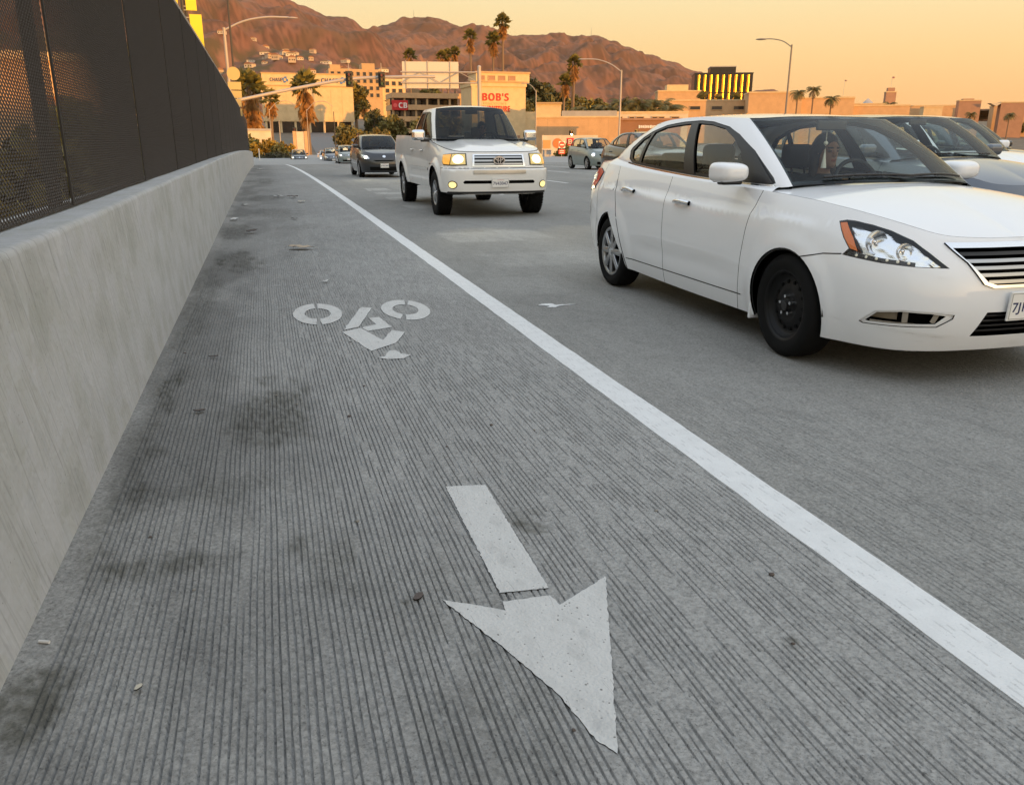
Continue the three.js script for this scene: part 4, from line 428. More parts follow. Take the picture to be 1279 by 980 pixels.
function buildCar(sp) {
  const g = thing(sp.name, sp.label, sp.category, sp.pos, sp.turn ?? -Math.PI / 2, sp.group);
  const W = new Wrap(sp.wrap, sp.extra), K = new Cabin(sp.base, sp.top, sp.bulge ?? .03); g.W = W; g.K = K;
  const paint = sp.paint, gap = .0028, max = sp.max ?? .075, hem = .014;
  const aF = 0, aR = sp.seamR ?? W.aX(sp.axles[1] - sp.arch - .005), D = sp.doors.map(d => d.map(x => W.aX(x)));
  const both = f => [f, mirrorZ(f)];
  // front: bumper and nose in one piece, with openings
  const holes = sp.frontHoles ? sp.frontHoles.flatMap(h => h.both ? [h.p, neg(h.p)] : [h.p]) : [];
  let fenderPoly;
  { const full = sidePoly(W, sp, [0, 0], [D[0][0] - gap, D[0][1] - gap]), aw = W.aX(sp.axles[0]), sy = sp.seam[0][1], st = sp.seam.at(-1)[0];
    let i0 = full.findIndex(p => p[0] < aw && p[0] > aw - sp.arch * 1.02 && p[1] >= sy && p[1] > sp.wheelY); const it = full.findIndex((p, i) => i > i0 && p[1] > sp.wheelY && p[0] <= st && p[1] >= W.ys(p[0]) - 1e-6);
    const seam = [...sp.seam.slice(1, -1), [st, W.ys(st)]];
    const half = [...full.slice(0, i0 + 1), ...seam, ...full.slice(it)]; fenderPoly = [...full.slice(i0, it), ...seam.slice().reverse()];
    const rr = half.filter(p => p[0] > 1e-6);
    mesh('front_bumper', panelGeo(W, [...rr, ...neg(rr)], holes, { hem: .03, max }), paint, g); }
  const list = [['front_fender', [aF, aF], D[0]], ...sp.doors.slice(0, -1).map((d, i) => [['front_door', 'rear_door', 'cab_corner'][i], D[i], D[i + 1]]), [sp.bed ? 'bed_side' : 'rear_quarter', D[D.length - 1], [aR, aR]]];
  for (const [n, p, q] of list) { const G = panelGeo(W, n === 'front_fender' ? fenderPoly : sidePoly(W, sp, [p[0] + gap, p[1] + gap], [q[0] - gap, q[1] - gap]), (sp.sideHoles?.[n] ?? []), { hem, max }); for (const k of both(G)) { const o = mesh(n, k, paint, g); (g.side ??= {})[n] ??= o; } }
  { const r = sidePoly(W, sp, [aR + gap, aR + gap], [W.len, W.len]); mesh('rear_bumper', both(panelGeo(W, r, [], { hem, max })), paint, g); }
  { const r = panelGeo(W, sidePoly(W, sp, [.02, .02], [W.len - .02, W.len - .02], { arch: sp.arch + .012, lift: .02, drop: .02 }), (sp.frontHoles ?? []).filter(h => !h.solid).map(h => h.p.map(([a, y]) => [clamp(a, .03, 9), y])).filter(h => h.every(p => p[0] > .03)), { off: -.05, max: .14 }); for (const k of both(r)) mesh('inner_lining', k, M.dark, g); }
  // bonnet, boot lid, roof
  const hd = sp.hood, aC = W.aX(hd.x), f0 = W.top(0); const hEdge = k => { const e = W.top(k * aC + .0001); return [e[0] - .002, e[1] + .001, Math.max(0, e[2] - .003)]; };
  const hCen = k => [lerp(f0[0], hd.cx, k), lerp(f0[1], hd.cy, 1 - Math.pow(1 - k, hd.pow ?? 1.7)) + .001, 0];
  const hoodG = lidGeo(hEdge, hCen, 60, 20, 2.2); if (hd.shape) { const p = hoodG.attributes.position; for (let i = 0; i < p.count; i++) p.setY(i, p.getY(i) + hd.shape(p.getX(i), Math.abs(p.getZ(i)))); hoodG.computeVertexNormals(); }
  mesh('bonnet', hoodG, paint, g);
  const dk = sp.deck, aD = W.aX(dk.x), L = W.len, r0 = W.top(L);
  mesh(sp.bed ? 'bed_floor' : 'boot_lid', lidGeo(k => { const e = W.top(L - k * (L - aD) - .0001); return sp.bed ? [e[0], e[1] - .04, Math.max(0, e[2] - .06)] : [e[0], e[1] + .001, Math.max(0, e[2] - .003)]; }, k => [lerp(r0[0], dk.cx, k), lerp(r0[1], dk.cy, 1 - Math.pow(1 - k, 1.6)) - (sp.bed ? .25 : 0), 0], 30, 12, 2.2), sp.bed ? M.plastic : paint, g);
  const n = K.n, xf = K.P(0, 1), xr = K.P(n, 1), rc = sp.crown ?? .05;
  const roof = mesh('roof', lidGeo(k => K.P(k * n, 1), k => { const x = lerp(xf[0], xr[0], k); return [x, lerp(xf[1], xr[1], k) + rc * Math.sin(Math.PI * clamp(k)) , 0]; }, 60, 16, 2.4), sp.roofPaint ?? paint, g);
  if (sp.roofCurve) { const p = roof.geometry.attributes.position; for (let i = 0; i < p.count; i++) p.setY(i, p.getY(i) + sp.roofCurve(p.getX(i), Math.abs(p.getZ(i)))); roof.geometry.computeVertexNormals(); }
  // shelf between body side and cabin
  { const x0 = sp.shelf[0], x1 = sp.shelf[1]; const s = gridGeo(50, 2, (u, v) => { const x = lerp(x0, x1, u), a = W.top(W.aX(x)), b = K.P(K.sX(x), .01); return [lerp(a[0], b[0], v), lerp(a[1], b[1], v) + (v === .5 ? .006 : 0), lerp(a[2], b[2], v)]; }); for (const k of both(s)) mesh('belt_trim', k, sp.beltPaint ?? paint, g); }
  // cabin frame, black window frame, glass
  const sA = sp.sA, sR = sp.sR, dlo = sp.dlo;
  const seg = (s0, s1, t) => { const o = [], m = Math.ceil(Math.abs(s1 - s0) / .2); for (let i = 0; i <= m; i++) o.push([lerp(s0, s1, i / m), t]); return o; };
  for (const k of both(panelGeo(K, [...seg(sA, sR, 0), ...seg(sR, sA, 1)], [dlo], { max: .09, hem: .02 }))) mesh('pillar_frame', k, paint, g);
  for (const k of both(panelGeo(K, dlo, sp.panes.map(p => p.p), { off: -.004, hem: .018, max: .09 }))) mesh('window_frame', k, M.trim, g);
  for (const p of sp.panes) { const q = panelGeo(K, p.p, [], { off: -.012, max: .12 }); for (const k of both(q)) mesh(p.name, k, p.m ?? sp.sideGlass ?? M.glass, g); }
  const ws = [...seg(-sA + .02, sA - .02, .015), ...seg(sA - .02, -sA + .02, .985)];
  mesh('windscreen', panelGeo(K, ws, [], { off: .002, max: .12 }), sp.glass ?? M.glass, g);
  const band = sp.band ?? .05, bs = .09; mesh('windscreen_border', panelGeo(K, [...seg(-sA, sA, 0), ...seg(sA, -sA, 1)], [[...seg(-sA + bs, sA - bs, band), ...seg(sA - bs, -sA + bs, 1 - band * .8)]], { off: -.003, max: .12 }), M.trim, g);
  { const q = [...seg(sR + .02, n, .02), ...seg(n, sR + .02, .97)]; mesh('rear_window', both(panelGeo(K, q, [], { max: .14 })), sp.sideGlass ?? sp.glass ?? M.glass, g); }
  // underside, wheel liners, wheels
  const yb = sp.clear ?? .2, xa = sp.axles; const wz = sp.track / 2;
  mesh('underbody', [box(xa[0] - xa[1] - sp.arch * 2.1, .1, wz * 2 - .1, (xa[0] + xa[1]) / 2, yb + .08, 0), box(sp.wrap[0][0] - xa[0] - .15, .1, wz * 1.0, (sp.wrap[0][0] + xa[0]) / 2 - .2, yb + .09, 0), box(xa[1] - sp.wrap.at(-1)[0], .1, wz * 1.2, (sp.wrap.at(-1)[0] + xa[1]) / 2 + .1, yb + .12, 0), box(xa[0] - xa[1] + .6, .3, wz * 1.05, (xa[0] + xa[1]) / 2, yb + .22, 0), ...xa.map(x => rod([x, sp.wheelY, -wz], [x, sp.wheelY, wz], .05))], M.dark, g);
  for (const x of xa) for (const s of [1, -1]) mesh('wheel_liner', [new THREE.CylinderGeometry(sp.arch + .008, sp.arch + .008, .42, 30, 1, true, 0, Math.PI).rotateX(Math.PI / 2).rotateZ(Math.PI / 2).translate(x, sp.wheelY, s * (wz - .13)), new THREE.CircleGeometry(sp.arch + .008, 30, 0, Math.PI).translate(x, sp.wheelY, s * (wz - .34))], M.dark, g);
  xa.forEach((x, i) => { for (const s of [1, -1]) { const w = makeWheel(i === 0 ? sp.wheelF : sp.wheelR ?? sp.wheelF, sp.R, sp.tyreW, sp.rimR); w.position.set(x, sp.wheelY, s * wz); w.rotation.y = s < 0 ? Math.PI : 0; if (i === 0 && sp.steer) w.rotation.y += sp.steer; g.add(w); } });
  // cabin inside
  const it = sp.inside; if (it) {
    const seatM = it.m ?? M.cloth; for (const z of [.36, -.36]) { const s = mesh('seat', seatGeo(), seatM, g); s.position.set(it.x, it.y, z); }
    const b = mesh('rear_seat', [rbox(.5, .16, 1.25, .05, .06, .1, 0), rbox(.16, .6, 1.25, .06, -.2, .4, 0), ...[.38, -.38].map(z => rbox(.09, .16, .26, .04, -.24, .76, z))], seatM, g); b.position.set(it.x - .85, it.y, 0);
    mesh('dashboard', [rbox(.5, .3, 1.4, .08, it.dash[0], it.dash[1] - .15, 0, 3), rbox(.25, .1, .45, .04, it.dash[0] - .12, it.dash[1], -.36)], M.plastic, g);
    const st = mesh('steering_wheel', [new THREE.TorusGeometry(.185, .016, 8, 32).rotateY(Math.PI / 2), new THREE.CylinderGeometry(.06, .07, .04, 16).rotateZ(Math.PI / 2), rod([0, 0, -.18], [0, 0, .18], .014), rod([0, 0, 0], [0, -.18, 0], .014), rod([0, 0, 0], [.3, -.02, 0], .025)], M.plastic, g); st.position.set(it.dash[0] - .36, it.dash[1] + .01, -.36); st.rotation.z = .35;
    const mr = mesh('rear_view_mirror', [rbox(.03, .07, .24, .012)], M.trim, g); const q = K.P(.1, .84); mr.position.set(q[0] - .12, q[1], 0);
  }
  return g;
}
function strip(S, pts, w, off = .002) { // thin band along a line on a surface
  const out = []; for (let i = 0; i < pts.length - 1; i++) { const a = pts[i], b = pts[i + 1], d = [b[0] - a[0], b[1] - a[1]], l = Math.hypot(...d), n = [-d[1] / l * w / 2, d[0] / l * w / 2]; out.push(panelGeo(S, [[a[0] + n[0], a[1] + n[1]], [a[0] - n[0], a[1] - n[1]], [b[0] - n[0], b[1] - n[1]], [b[0] + n[0], b[1] + n[1]]], [], { off, max: .06 })); } return merge(out); }
function onSurf(S, u, v, off = 0) { const p = S.P(u, v), n = S.N(u, v); return { p: [p[0] + n[0] * off, p[1] + n[1] * off, p[2] + n[2] * off], n }; }
function placeOn(o, S, u, v, off = 0) { const q = onSurf(S, u, v, off); o.position.set(...q.p); o.quaternion.setFromUnitVectors(V(0, 0, 1), V(...q.n)); return o; }
function mirrorPart(g, geo, rot) { // side mirror shell
  }
// ---------------------------------------------------------------- white saloon in the near lane
//            x      z     yb    ys    iT    iB    hm   p
const SEDAN_WRAP = [[2.285, 0, .20, .79, .13, .07, .42, 2.2], [2.272, .25, .20, .792, .13, .07, .42, 2.2], [2.215, .50, .195, .808, .14, .07, .42, 2.2], [2.08, .68, .19, .85, .15, .06, .42, 2.2], [1.87, .80, .19, .895, .14, .06, .44, 2.2], [1.62, .855, .19, .93, .125, .05, .46, 2.2], [1.35, .872, .19, .955, .11, .05, .5, 2.2], [.8, .88, .19, .985, .085, .055, .5, 2], [0, .88, .19, 1.005, .075, .055, .5, 2], [-.8, .88, .20, 1.035, .075, .055, .5, 2], [-1.35, .875, .22, 1.065, .09, .05, .5, 2], [-1.75, .855, .25, 1.08, .11, .05, .5, 2], [-2.05, .795, .27, 1.085, .12, .06, .5, 2], [-2.22, .65, .28, 1.09, .10, .08, .5, 2], [-2.315, .36, .28, 1.10, .08, .08, .5, 2], [-2.34, 0, .28, 1.105, .08, .08, .5, 2]];
const SEDAN = {
  name: 'white_sedan', label: 'white four-door saloon with black steel front wheel and an empty fog lamp opening', category: 'car', pos: [3.84, 0, -5.63],
  wrap: SEDAN_WRAP, paint: M.white,
  extra: (a, y, x, z) => { if (z < .6) return 0; const yc = .845 - .016 * x, fx = sstep(-2.15, -1.7, x) * sstep(1.95, 1.2, x), d = y - yc; let e = .013 * sstep(-.22, 0, d) * (1 - sstep(.0, .035, d)) * fx; e -= .010 * Math.exp(-Math.pow((y - .43) / .07, 2)) * sstep(-1.0, -.6, x) * sstep(.95, .5, x); for (const w of [1.35, -1.35]) { const r = Math.hypot(x - w, y - .316); e += .014 * (1 - sstep(.37, .47, r)); } return e; }, axles: [1.35, -1.35], wheelY: .316, R: .316, rimR: .213, tyreW: .205, track: 1.53, arch: .352,
  base: [[1.24, 0, 1.035], [1.19, .35, 1.03], [1.09, .60, 1.02], [.98, .735, .998], [.4, .775, 1.005], [-.1, .785, 1.022], [-.75, .778, 1.055], [-1.25, .75, 1.088], [-1.7, .67, 1.125], [-1.9, .42, 1.145], [-1.95, 0, 1.15]],
  top: [[.46, 0, 1.445], [.44, .3, 1.442], [.38, .52, 1.432], [.22, .575, 1.437], [-.05, .6, 1.45], [-.35, .605, 1.455], [-.75, .6, 1.445], [-1.05, .58, 1.42], [-1.22, .5, 1.405], [-1.28, .3, 1.41], [-1.3, 0, 1.415]], crown: .05,
  hood: { x: 1.0, cx: 1.19, cy: 1.03, pow: 1.7 }, deck: { x: -1.66, cx: -1.90, cy: 1.145 }, shelf: [1.02, -1.72],
  sA: 2.45, sR: 8.6,
  dlo: [[3.06, .035], [6.85, .035], [7.1, .1], [7.3, .28], [7.32, .36], [7.12, .64], [6.75, .78], [6.1, .885], [5.4, .925], [4.7, .935], [4.1, .915], [3.5, .84], [3.22, .72], [2.98, .48], [2.9, .12], [2.94, .05]],
  panes: [{ name: 'front_door_window', p: [[3.42, .085], [4.78, .085], [4.78, .885], [4.2, .87], [3.68, .81], [3.45, .66], [3.36, .4]] }, { name: 'rear_door_window', p: [[5.12, .085], [6.48, .085], [6.56, .75], [6.1, .84], [5.4, .875], [5.12, .885]] }, { name: 'quarter_window', p: [[6.6, .085], [6.8, .085], [7.0, .14], [7.18, .3], [7.02, .58], [6.68, .71]] }],
  frontHoles: [
    { p: [[-.505, .768], [-.38, .672], [-.293, .564], [-.236, .545], [.236, .545], [.293, .564], [.38, .672], [.505, .768]], solid: 1 },
    { p: [[-.31, .285], [.31, .285], [.25, .418], [-.25, .418]], solid: 1 },
    { p: [[.917, .334], [.827, .405], [.69, .422], [.55, .419], [.43, .408], [.435, .385], [.511, .337], [.691, .329], [.895, .324]], both: 1 },
    { p: [[1.175, .852], [1.13, .862], [1.074, .861], [.95, .846], [.835, .823], [.69, .778], [.585, .718], [.478, .646], [.651, .647], [.839, .657], [1.071, .68], [1.055, .70], [1.04, .716], [1.10, .77]], both: 1 }],
  doors: [[.80, .93], [-.30, -.30], [-1.0, -1.36]],
  seam: [[0, .63], [1.27, .655], [1.20, .672], [1.21, .70], [1.215, .9]],
  sideGlass: M.sideGlass, wheelF: 'steel', wheelR: 'alloy', inside: { x: -.02, y: .34, dash: [.72, .96], m: M.cloth }, clear: .19, steer: -.04,
};

{
  const g = buildCar(SEDAN), W = g.W, K = g.K, H = SEDAN.frontHoles.map(h => h.p), both = q => [q, mirrorZ(q)];
  // sill line, shut lines of the bumper, belt moulding
  for (const k of both(strip(W, Array.from({ length: 20 }, (_, i) => [lerp(W.aX(.86), W.aX(-1.0), i / 19), .30]), .007, .0015))) mesh('sill_line', k, M.dark, g);
  for (const k of both(strip(W, [[1.075, .684], [1.20, .672], [1.27, .655], [1.375, .632]], .006, .0015))) mesh('bumper_line', k, M.dark, g);
  for (const k of both(panelGeo(K, [[3.0, .0], [7.05, .0], [7.05, .03], [3.0, .03]], [], { off: .005, max: .08, hem: .008 }))) mesh('belt_moulding', k, M.chrome, g);
  for (const k of both(panelGeo(K, [[4.8, .05], [5.1, .05], [5.1, .90], [4.8, .90]], [], { off: .002, max: .08 }))) mesh('pillar_cover', k, M.trim, g);
  // grille
  const gr = new THREE.Group(); gr.name = 'grille'; g.add(gr);
  const inner = [[-.455, .742], [-.35, .655], [-.27, .575], [-.22, .560], [.22, .560], [.27, .575], [.35, .655], [.455, .742]];
  mesh('chrome_frame', panelGeo(W, H[0].map(([a, y]) => [a * .995, y]), [inner], { off: .010, hem: .05, max: .05 }), M.chrome, gr);
  mesh('grille_back', panelGeo(W, H[0].map(([a, y]) => [a, y]), [], { off: -.055, max: .1 }), M.dark, gr);
  for (let i = 0; i < 5; i++) { const y = .578 + i * .036, w = lerp(.25, .44, i / 4); mesh('slat', panelGeo(W, [[-w, y - .009], [w, y - .009], [w, y + .009], [-w, y + .009]], [], { off: -.012, hem: .03, max: .06 }), i === 4 ? M.trim : M.alloy, gr); }
  // lower intake
  const il = new THREE.Group(); il.name = 'lower_intake'; g.add(il);
  mesh('intake_back', panelGeo(W, H[1], [], { off: -.06, max: .1 }), M.dark, il);
  for (let i = 0; i < 4; i++) { const y = .307 + i * .029, w = lerp(.295, .26, i / 3); mesh('slat', panelGeo(W, [[-w, y - .005], [w, y - .005], [w, y + .005], [-w, y + .005]], [], { off: -.02, hem: .02, max: .06 }), M.plastic, il); }
  // empty fog lamp openings with the bare brackets behind
  for (const sgn of [1, -1]) {
    const P = sgn > 0 ? q => q : neg, fl = new THREE.Group(); fl.name = 'fog_lamp_opening'; g.add(fl);
    mesh('opening_rim', panelGeo(W, P(H[2]), [P([[.885, .342], [.82, .395], [.69, .411], [.55, .408], [.47, .398], [.52, .352], [.691, .343], [.87, .338]])], { off: -.01, hem: .02, max: .06 }), M.white, fl);
    mesh('backing', panelGeo(W, P([[.93, .31], [.93, .43], [.42, .43], [.42, .31]]), [], { off: -.10, max: .1 }), M.dark, fl);
    mesh('bracket', [panelGeo(W, P([[.66, .335], [.69, .335], [.69, .418], [.66, .418]]), [], { off: -.018, hem: .03 }), panelGeo(W, P([[.52, .345], [.545, .36], [.53, .405], [.50, .405]]), [], { off: -.02, hem: .02 }), panelGeo(W, P([[.55, .33], [.86, .332], [.86, .348], [.55, .348]]), [], { off: -.015, hem: .02 })], M.lining, fl);
    mesh('duct', panelGeo(W, P([[.72, .345], [.88, .345], [.83, .395], [.72, .408]]), [], { off: -.06, hem: .03 }), M.beige, fl);
    // headlamp
    const hl = new THREE.Group(); hl.name = 'headlight'; g.add(hl);
    mesh('housing', [panelGeo(W, P(H[3]), [], { off: -.075, max: .06 }), panelGeo(W, P(H[3]), [P(H[3].map(([a, y]) => [lerp(.84, a, .982), lerp(.745, y, .965)]))], { off: -.001, hem: .055, max: .05 })], M.trim, hl);
    const inner2 = [[1.13, .850], [1.06, .856], [.95, .841], [.835, .818], [.69, .773], [.59, .714], [.50, .655], [.66, .66], [.84, .668], [1.03, .69], [1.03, .735]];
    const refl = panelGeo(W, P(inner2), [], { off: -.04, max: .02 }); { const p = refl.attributes.position; for (let i = 0; i < p.count; i++) { const k = (noise2(p.getZ(i) * 46, p.getY(i) * 40) - .5) * .012; p.setX(i, p.getX(i) + k); } refl.computeVertexNormals(); }
    mesh('reflector', refl, M.reflector, hl);
    for (const [a, y, r] of [[.905, .765, .062], [.735, .727, .045]]) { const b = mesh('lamp_bowl', [new THREE.LatheGeometry([[.012, -.03], [r * .5, -.024], [r * .85, -.008], [r, .008], [r * 1.05, .008]].map(q => new THREE.Vector2(...q)), 28).rotateX(Math.PI / 2), new THREE.SphereGeometry(.014, 14, 10).translate(0, 0, -.012)], M.reflector, hl); placeOn(b, W, sgn * a, y, -.016); b.quaternion.setFromUnitVectors(V(0, 0, 1), V(1, 0, .12 * sgn).normalize()); }
    mesh('turn_signal', panelGeo(W, P([[1.17, .848], [1.125, .852], [1.04, .775], [.985, .708], [1.04, .718], [1.10, .772]]), [], { off: -.006, hem: .02, max: .04 }), M.amber, hl);
    mesh('light_strip', panelGeo(W, P([[1.06, .686], [.84, .662], [.66, .653], [.66, .672], [.84, .684], [1.03, .704]]), [], { off: -.008, hem: .02, max: .05 }), M.trim, hl);
    for (let i = 0; i < 6; i++) { const a = .985 - i * .058, y = lerp(.686, .667, i / 5); const d = mesh('led', [new THREE.SphereGeometry(.008, 12, 8).scale(1, 1, .5)], M.bulb, hl); placeOn(d, W, sgn * a, y, -.005); }
    mesh('lens', panelGeo(W, P(H[3].map(([a, y]) => [lerp(.84, a, .985), lerp(.745, y, .98)])), [], { off: .003, max: .05 }), M.clear, hl);
    // door handles, tail lamp, mirror, fuel flap, mud flap
    for (const [a, y] of [[2.855, .84], [3.835, .868]]) {
      const cup = panelGeo(W, P(ell(a, y, .085, .042, 20)), [], { off: .0012, max: .05 }); const hd = new THREE.Group(); hd.name = 'door_handle'; g.add(hd); mesh('recess', cup, M.white, hd);
      const hp = []; for (let i = 0; i <= 8; i++) { const t = i / 8, q = onSurf(W, sgn * (a - .115 + .23 * t), y + .004 * Math.sin(t * 3), .012 + .024 * Math.sin(Math.PI * t)); hp.push(q.p); } const bar = tube(hp, .017, 20, 10); mesh('grip', bar, M.chrome, hd);
    }
    mesh('tail_light', panelGeo(W, P([[4.60, 1.0], [4.72, 1.03], [5.2, 1.02], [5.2, .86], [4.93, .82], [4.70, .85], [4.66, .9]]), [], { off: .008, hem: .02, max: .06 }), M.red, g);
    mesh('reversing_lamp', panelGeo(W, P([[4.76, .975], [5.0, .985], [5.0, .93], [4.74, .92]]), [], { off: .011, hem: .004, max: .06 }), M.bulb, g);
    const mi = new THREE.Group(); mi.name = 'side_mirror'; g.add(mi);
    const mg = new THREE.SphereGeometry(1, 32, 24); { const p = mg.attributes.position; for (let i = 0; i < p.count; i++) { let x = p.getX(i), y = p.getY(i), z = p.getZ(i); const sg = (v, k) => Math.sign(v) * Math.pow(Math.abs(v), k); x = sg(x, .8); y = sg(y, .62); z = sg(z, .55); if (x < -.35) x = -.35; p.setXYZ(i, x * .15, y * .068 * (1 + z * .06), z * .122); } mg.computeVertexNormals(); }
    const sh = mesh('mirror_shell', mg, M.white, mi), fo = mesh('mirror_foot', [rbox(.09, .035, .16, .014, -.01, -.07, -.03), rbox(.14, .03, .16, .012, .0, -.055, .0)], M.trim, mi), gl = mesh('mirror_glass', [rbox(.004, .105, .205, .002, -.052, 0, 0)], M.chrome, mi);
    mi.position.set(.70, 1.085, sgn * .925); mi.scale.set(.93, .93, .93 * sgn); mi.rotation.y = 0;
    mesh('door_corner_cover', panelGeo(K, P([[3.0, .04], [3.42, .04], [3.42, .42], [3.22, .5], [3.0, .4]]), [], { off: .004, hem: .01 }), M.trim, g);
    mesh('mud_guard', [rbox(.02, .10, .12, .006, .985, .215, sgn * .80)], M.white, g);
  }
  mesh('fuel_flap', panelGeo(W, rrect(4.17, .85, 4.35, 1.0, .04), [], { off: .0015, hem: .004, max: .05 }), M.white, g);
  for (const x of [1.35, -1.35]) for (const k of both(panelGeo(W, [...arc(W.aX(x), .316, .352, 200, -20, 36), ...arc(W.aX(x), .316, .340, -20, 200, 36)], [], { off: -.012, max: .06, hem: .05 }))) mesh('arch_lip', k, M.plastic, g);
  licencePlate(g, W, .45, '7JKV284', .014, -.05);
  // wipers, charm under the mirror, sticker
  for (const [s0, s1] of [[-.3, 1.5], [-1.9, -.2]]) { const p = []; for (let i = 0; i <= 8; i++) { const q = onSurf(K, lerp(s0, s1, i / 8), .05 + .02 * Math.sin(i / 8 * 3), .018); p.push(q.p); } mesh('wiper', tube(p, .008, 16, 6), M.trim, g); }
  const q = K.P(.1, .84); mesh('hanging_charm', [rod([q[0] - .16, q[1] - .02, 0], [q[0] - .16, q[1] - .14, 0], .003), new THREE.ConeGeometry(.02, .14, 10).translate(q[0] - .16, q[1] - .22, 0), new THREE.SphereGeometry(.016, 10, 8).translate(q[0] - .16, q[1] - .12, 0)], mat(.75, .70, .62, .7), g);
}
// ---------------------------------------------------------------- white pickup truck
const TRUCK = {
  name: 'white_pickup_truck', label: 'white four-door pickup truck with both headlights lit', category: 'pickup truck', pos: [3.85, 0, -16.6],
  wrap: [[2.66, 0, .40, 1.10, .10, .03, .45, 2.2], [2.65, .3, .40, 1.10, .10, .03, .45, 2.2], [2.615, .6, .40, 1.105, .11, .03, .45, 2.2], [2.53, .80, .42, 1.12, .12, .03, .45, 2.2], [2.36, .905, .43, 1.14, .12, .03, .45, 2.2], [2.12, .945, .44, 1.165, .11, .03, .48, 2.2], [1.785, .955, .44, 1.20, .10, .03, .5, 2.2], [1.1, .95, .44, 1.27, .075, .04, .5, 2], [.3, .95, .44, 1.32, .06, .04, .5, 2], [-.6, .95, .44, 1.345, .055, .04, .5, 2], [-1.2, .95, .44, 1.375, .05, .04, .5, 2], [-1.785, .955, .46, 1.385, .05, .04, .5, 2], [-2.5, .95, .5, 1.39, .05, .04, .5, 2], [-2.95, .94, .52, 1.39, .05, .04, .5, 2], [-3.04, .86, .52, 1.39, .04, .04, .5, 2], [-3.07, .4, .52, 1.39, .03, .04, .5, 2], [-3.07, 0, .52, 1.39, .03, .04, .5, 2]],
  extra: (a, y, x, z) => { let e = 0; for (const w of [1.785, -1.785]) { const r = Math.hypot(x - w, y - .39); if (z > .8) e += .042 * (1 - sstep(.50, .62, r)) * sstep(.3, .5, y); } if (x > 2.1) e += .05 * (1 - sstep(.80, .85, y)) * sstep(2.15, 2.4, x); return e; },
  paint: M.truckWhite, axles: [1.785, -1.785], wheelY: .39, R: .39, rimR: .215, tyreW: .265, track: 1.68, arch: .47, max: .06,
  base: [[1.46, 0, 1.275], [1.42, .4, 1.27], [1.28, .72, 1.265], [1.05, .835, 1.27], [.7, .865, 1.30], [.3, .875, 1.325], [-.3, .878, 1.345], [-.72, .87, 1.355], [-.98, .80, 1.365], [-1.03, .45, 1.37], [-1.04, 0, 1.37]],
  top: [[.66, 0, 1.885], [.64, .35, 1.88], [.56, .60, 1.862], [.44, .68, 1.85], [.3, .70, 1.855], [.1, .705, 1.858], [-.2, .705, 1.858], [-.45, .70, 1.855], [-.62, .64, 1.85], [-.66, .4, 1.862], [-.67, 0, 1.868]], crown: .055, bulge: .02,
  hood: { x: 1.16, cx: 1.40, cy: 1.275, pow: 1.5, shape: (x, z) => .028 * (1 - sstep(.40, .52, z)) * sstep(2.55, 2.3, x) }, deck: { x: -1.2, cx: -1.2, cy: 1.2 }, bed: true, shelf: [1.06, -1.0],
  sA: 2.45, sR: 8.3, doors: [[1.12, 1.06], [.33, .33], [-.76, -.76], [-1.17, -1.17]],
  dlo: [[3.1, .045], [6.75, .03], [6.9, .2], [6.86, .86], [6.4, .9], [4.2, .9], [3.4, .87], [3.05, .5], [2.98, .12]],
  panes: [{ name: 'front_door_window', p: [[3.35, .08], [5.2, .075], [5.2, .85], [4.2, .855], [3.55, .82], [3.35, .5]] }, { name: 'rear_door_window', p: [[5.42, .075], [6.62, .07], [6.72, .2], [6.68, .82], [6.4, .85], [5.42, .85]] }],
  frontHoles: [{ p: [[-.47, .855], [.47, .855], [.455, 1.055], [-.455, 1.055]], solid: 1 }, { p: [[-.61, .575], [.61, .575], [.63, .60], [.60, .628], [-.60, .628], [-.63, .60]], solid: 1 }],
  seam: [[0, .62], [1.30, .80], [1.25, .83], [1.25, .86], [1.25, 1.1]],
  wheelF: 'truck', inside: { x: .05, y: .62, dash: [.98, 1.24], m: M.beige }, clear: .42, sideGlass: M.tint, glass: M.tint,
};

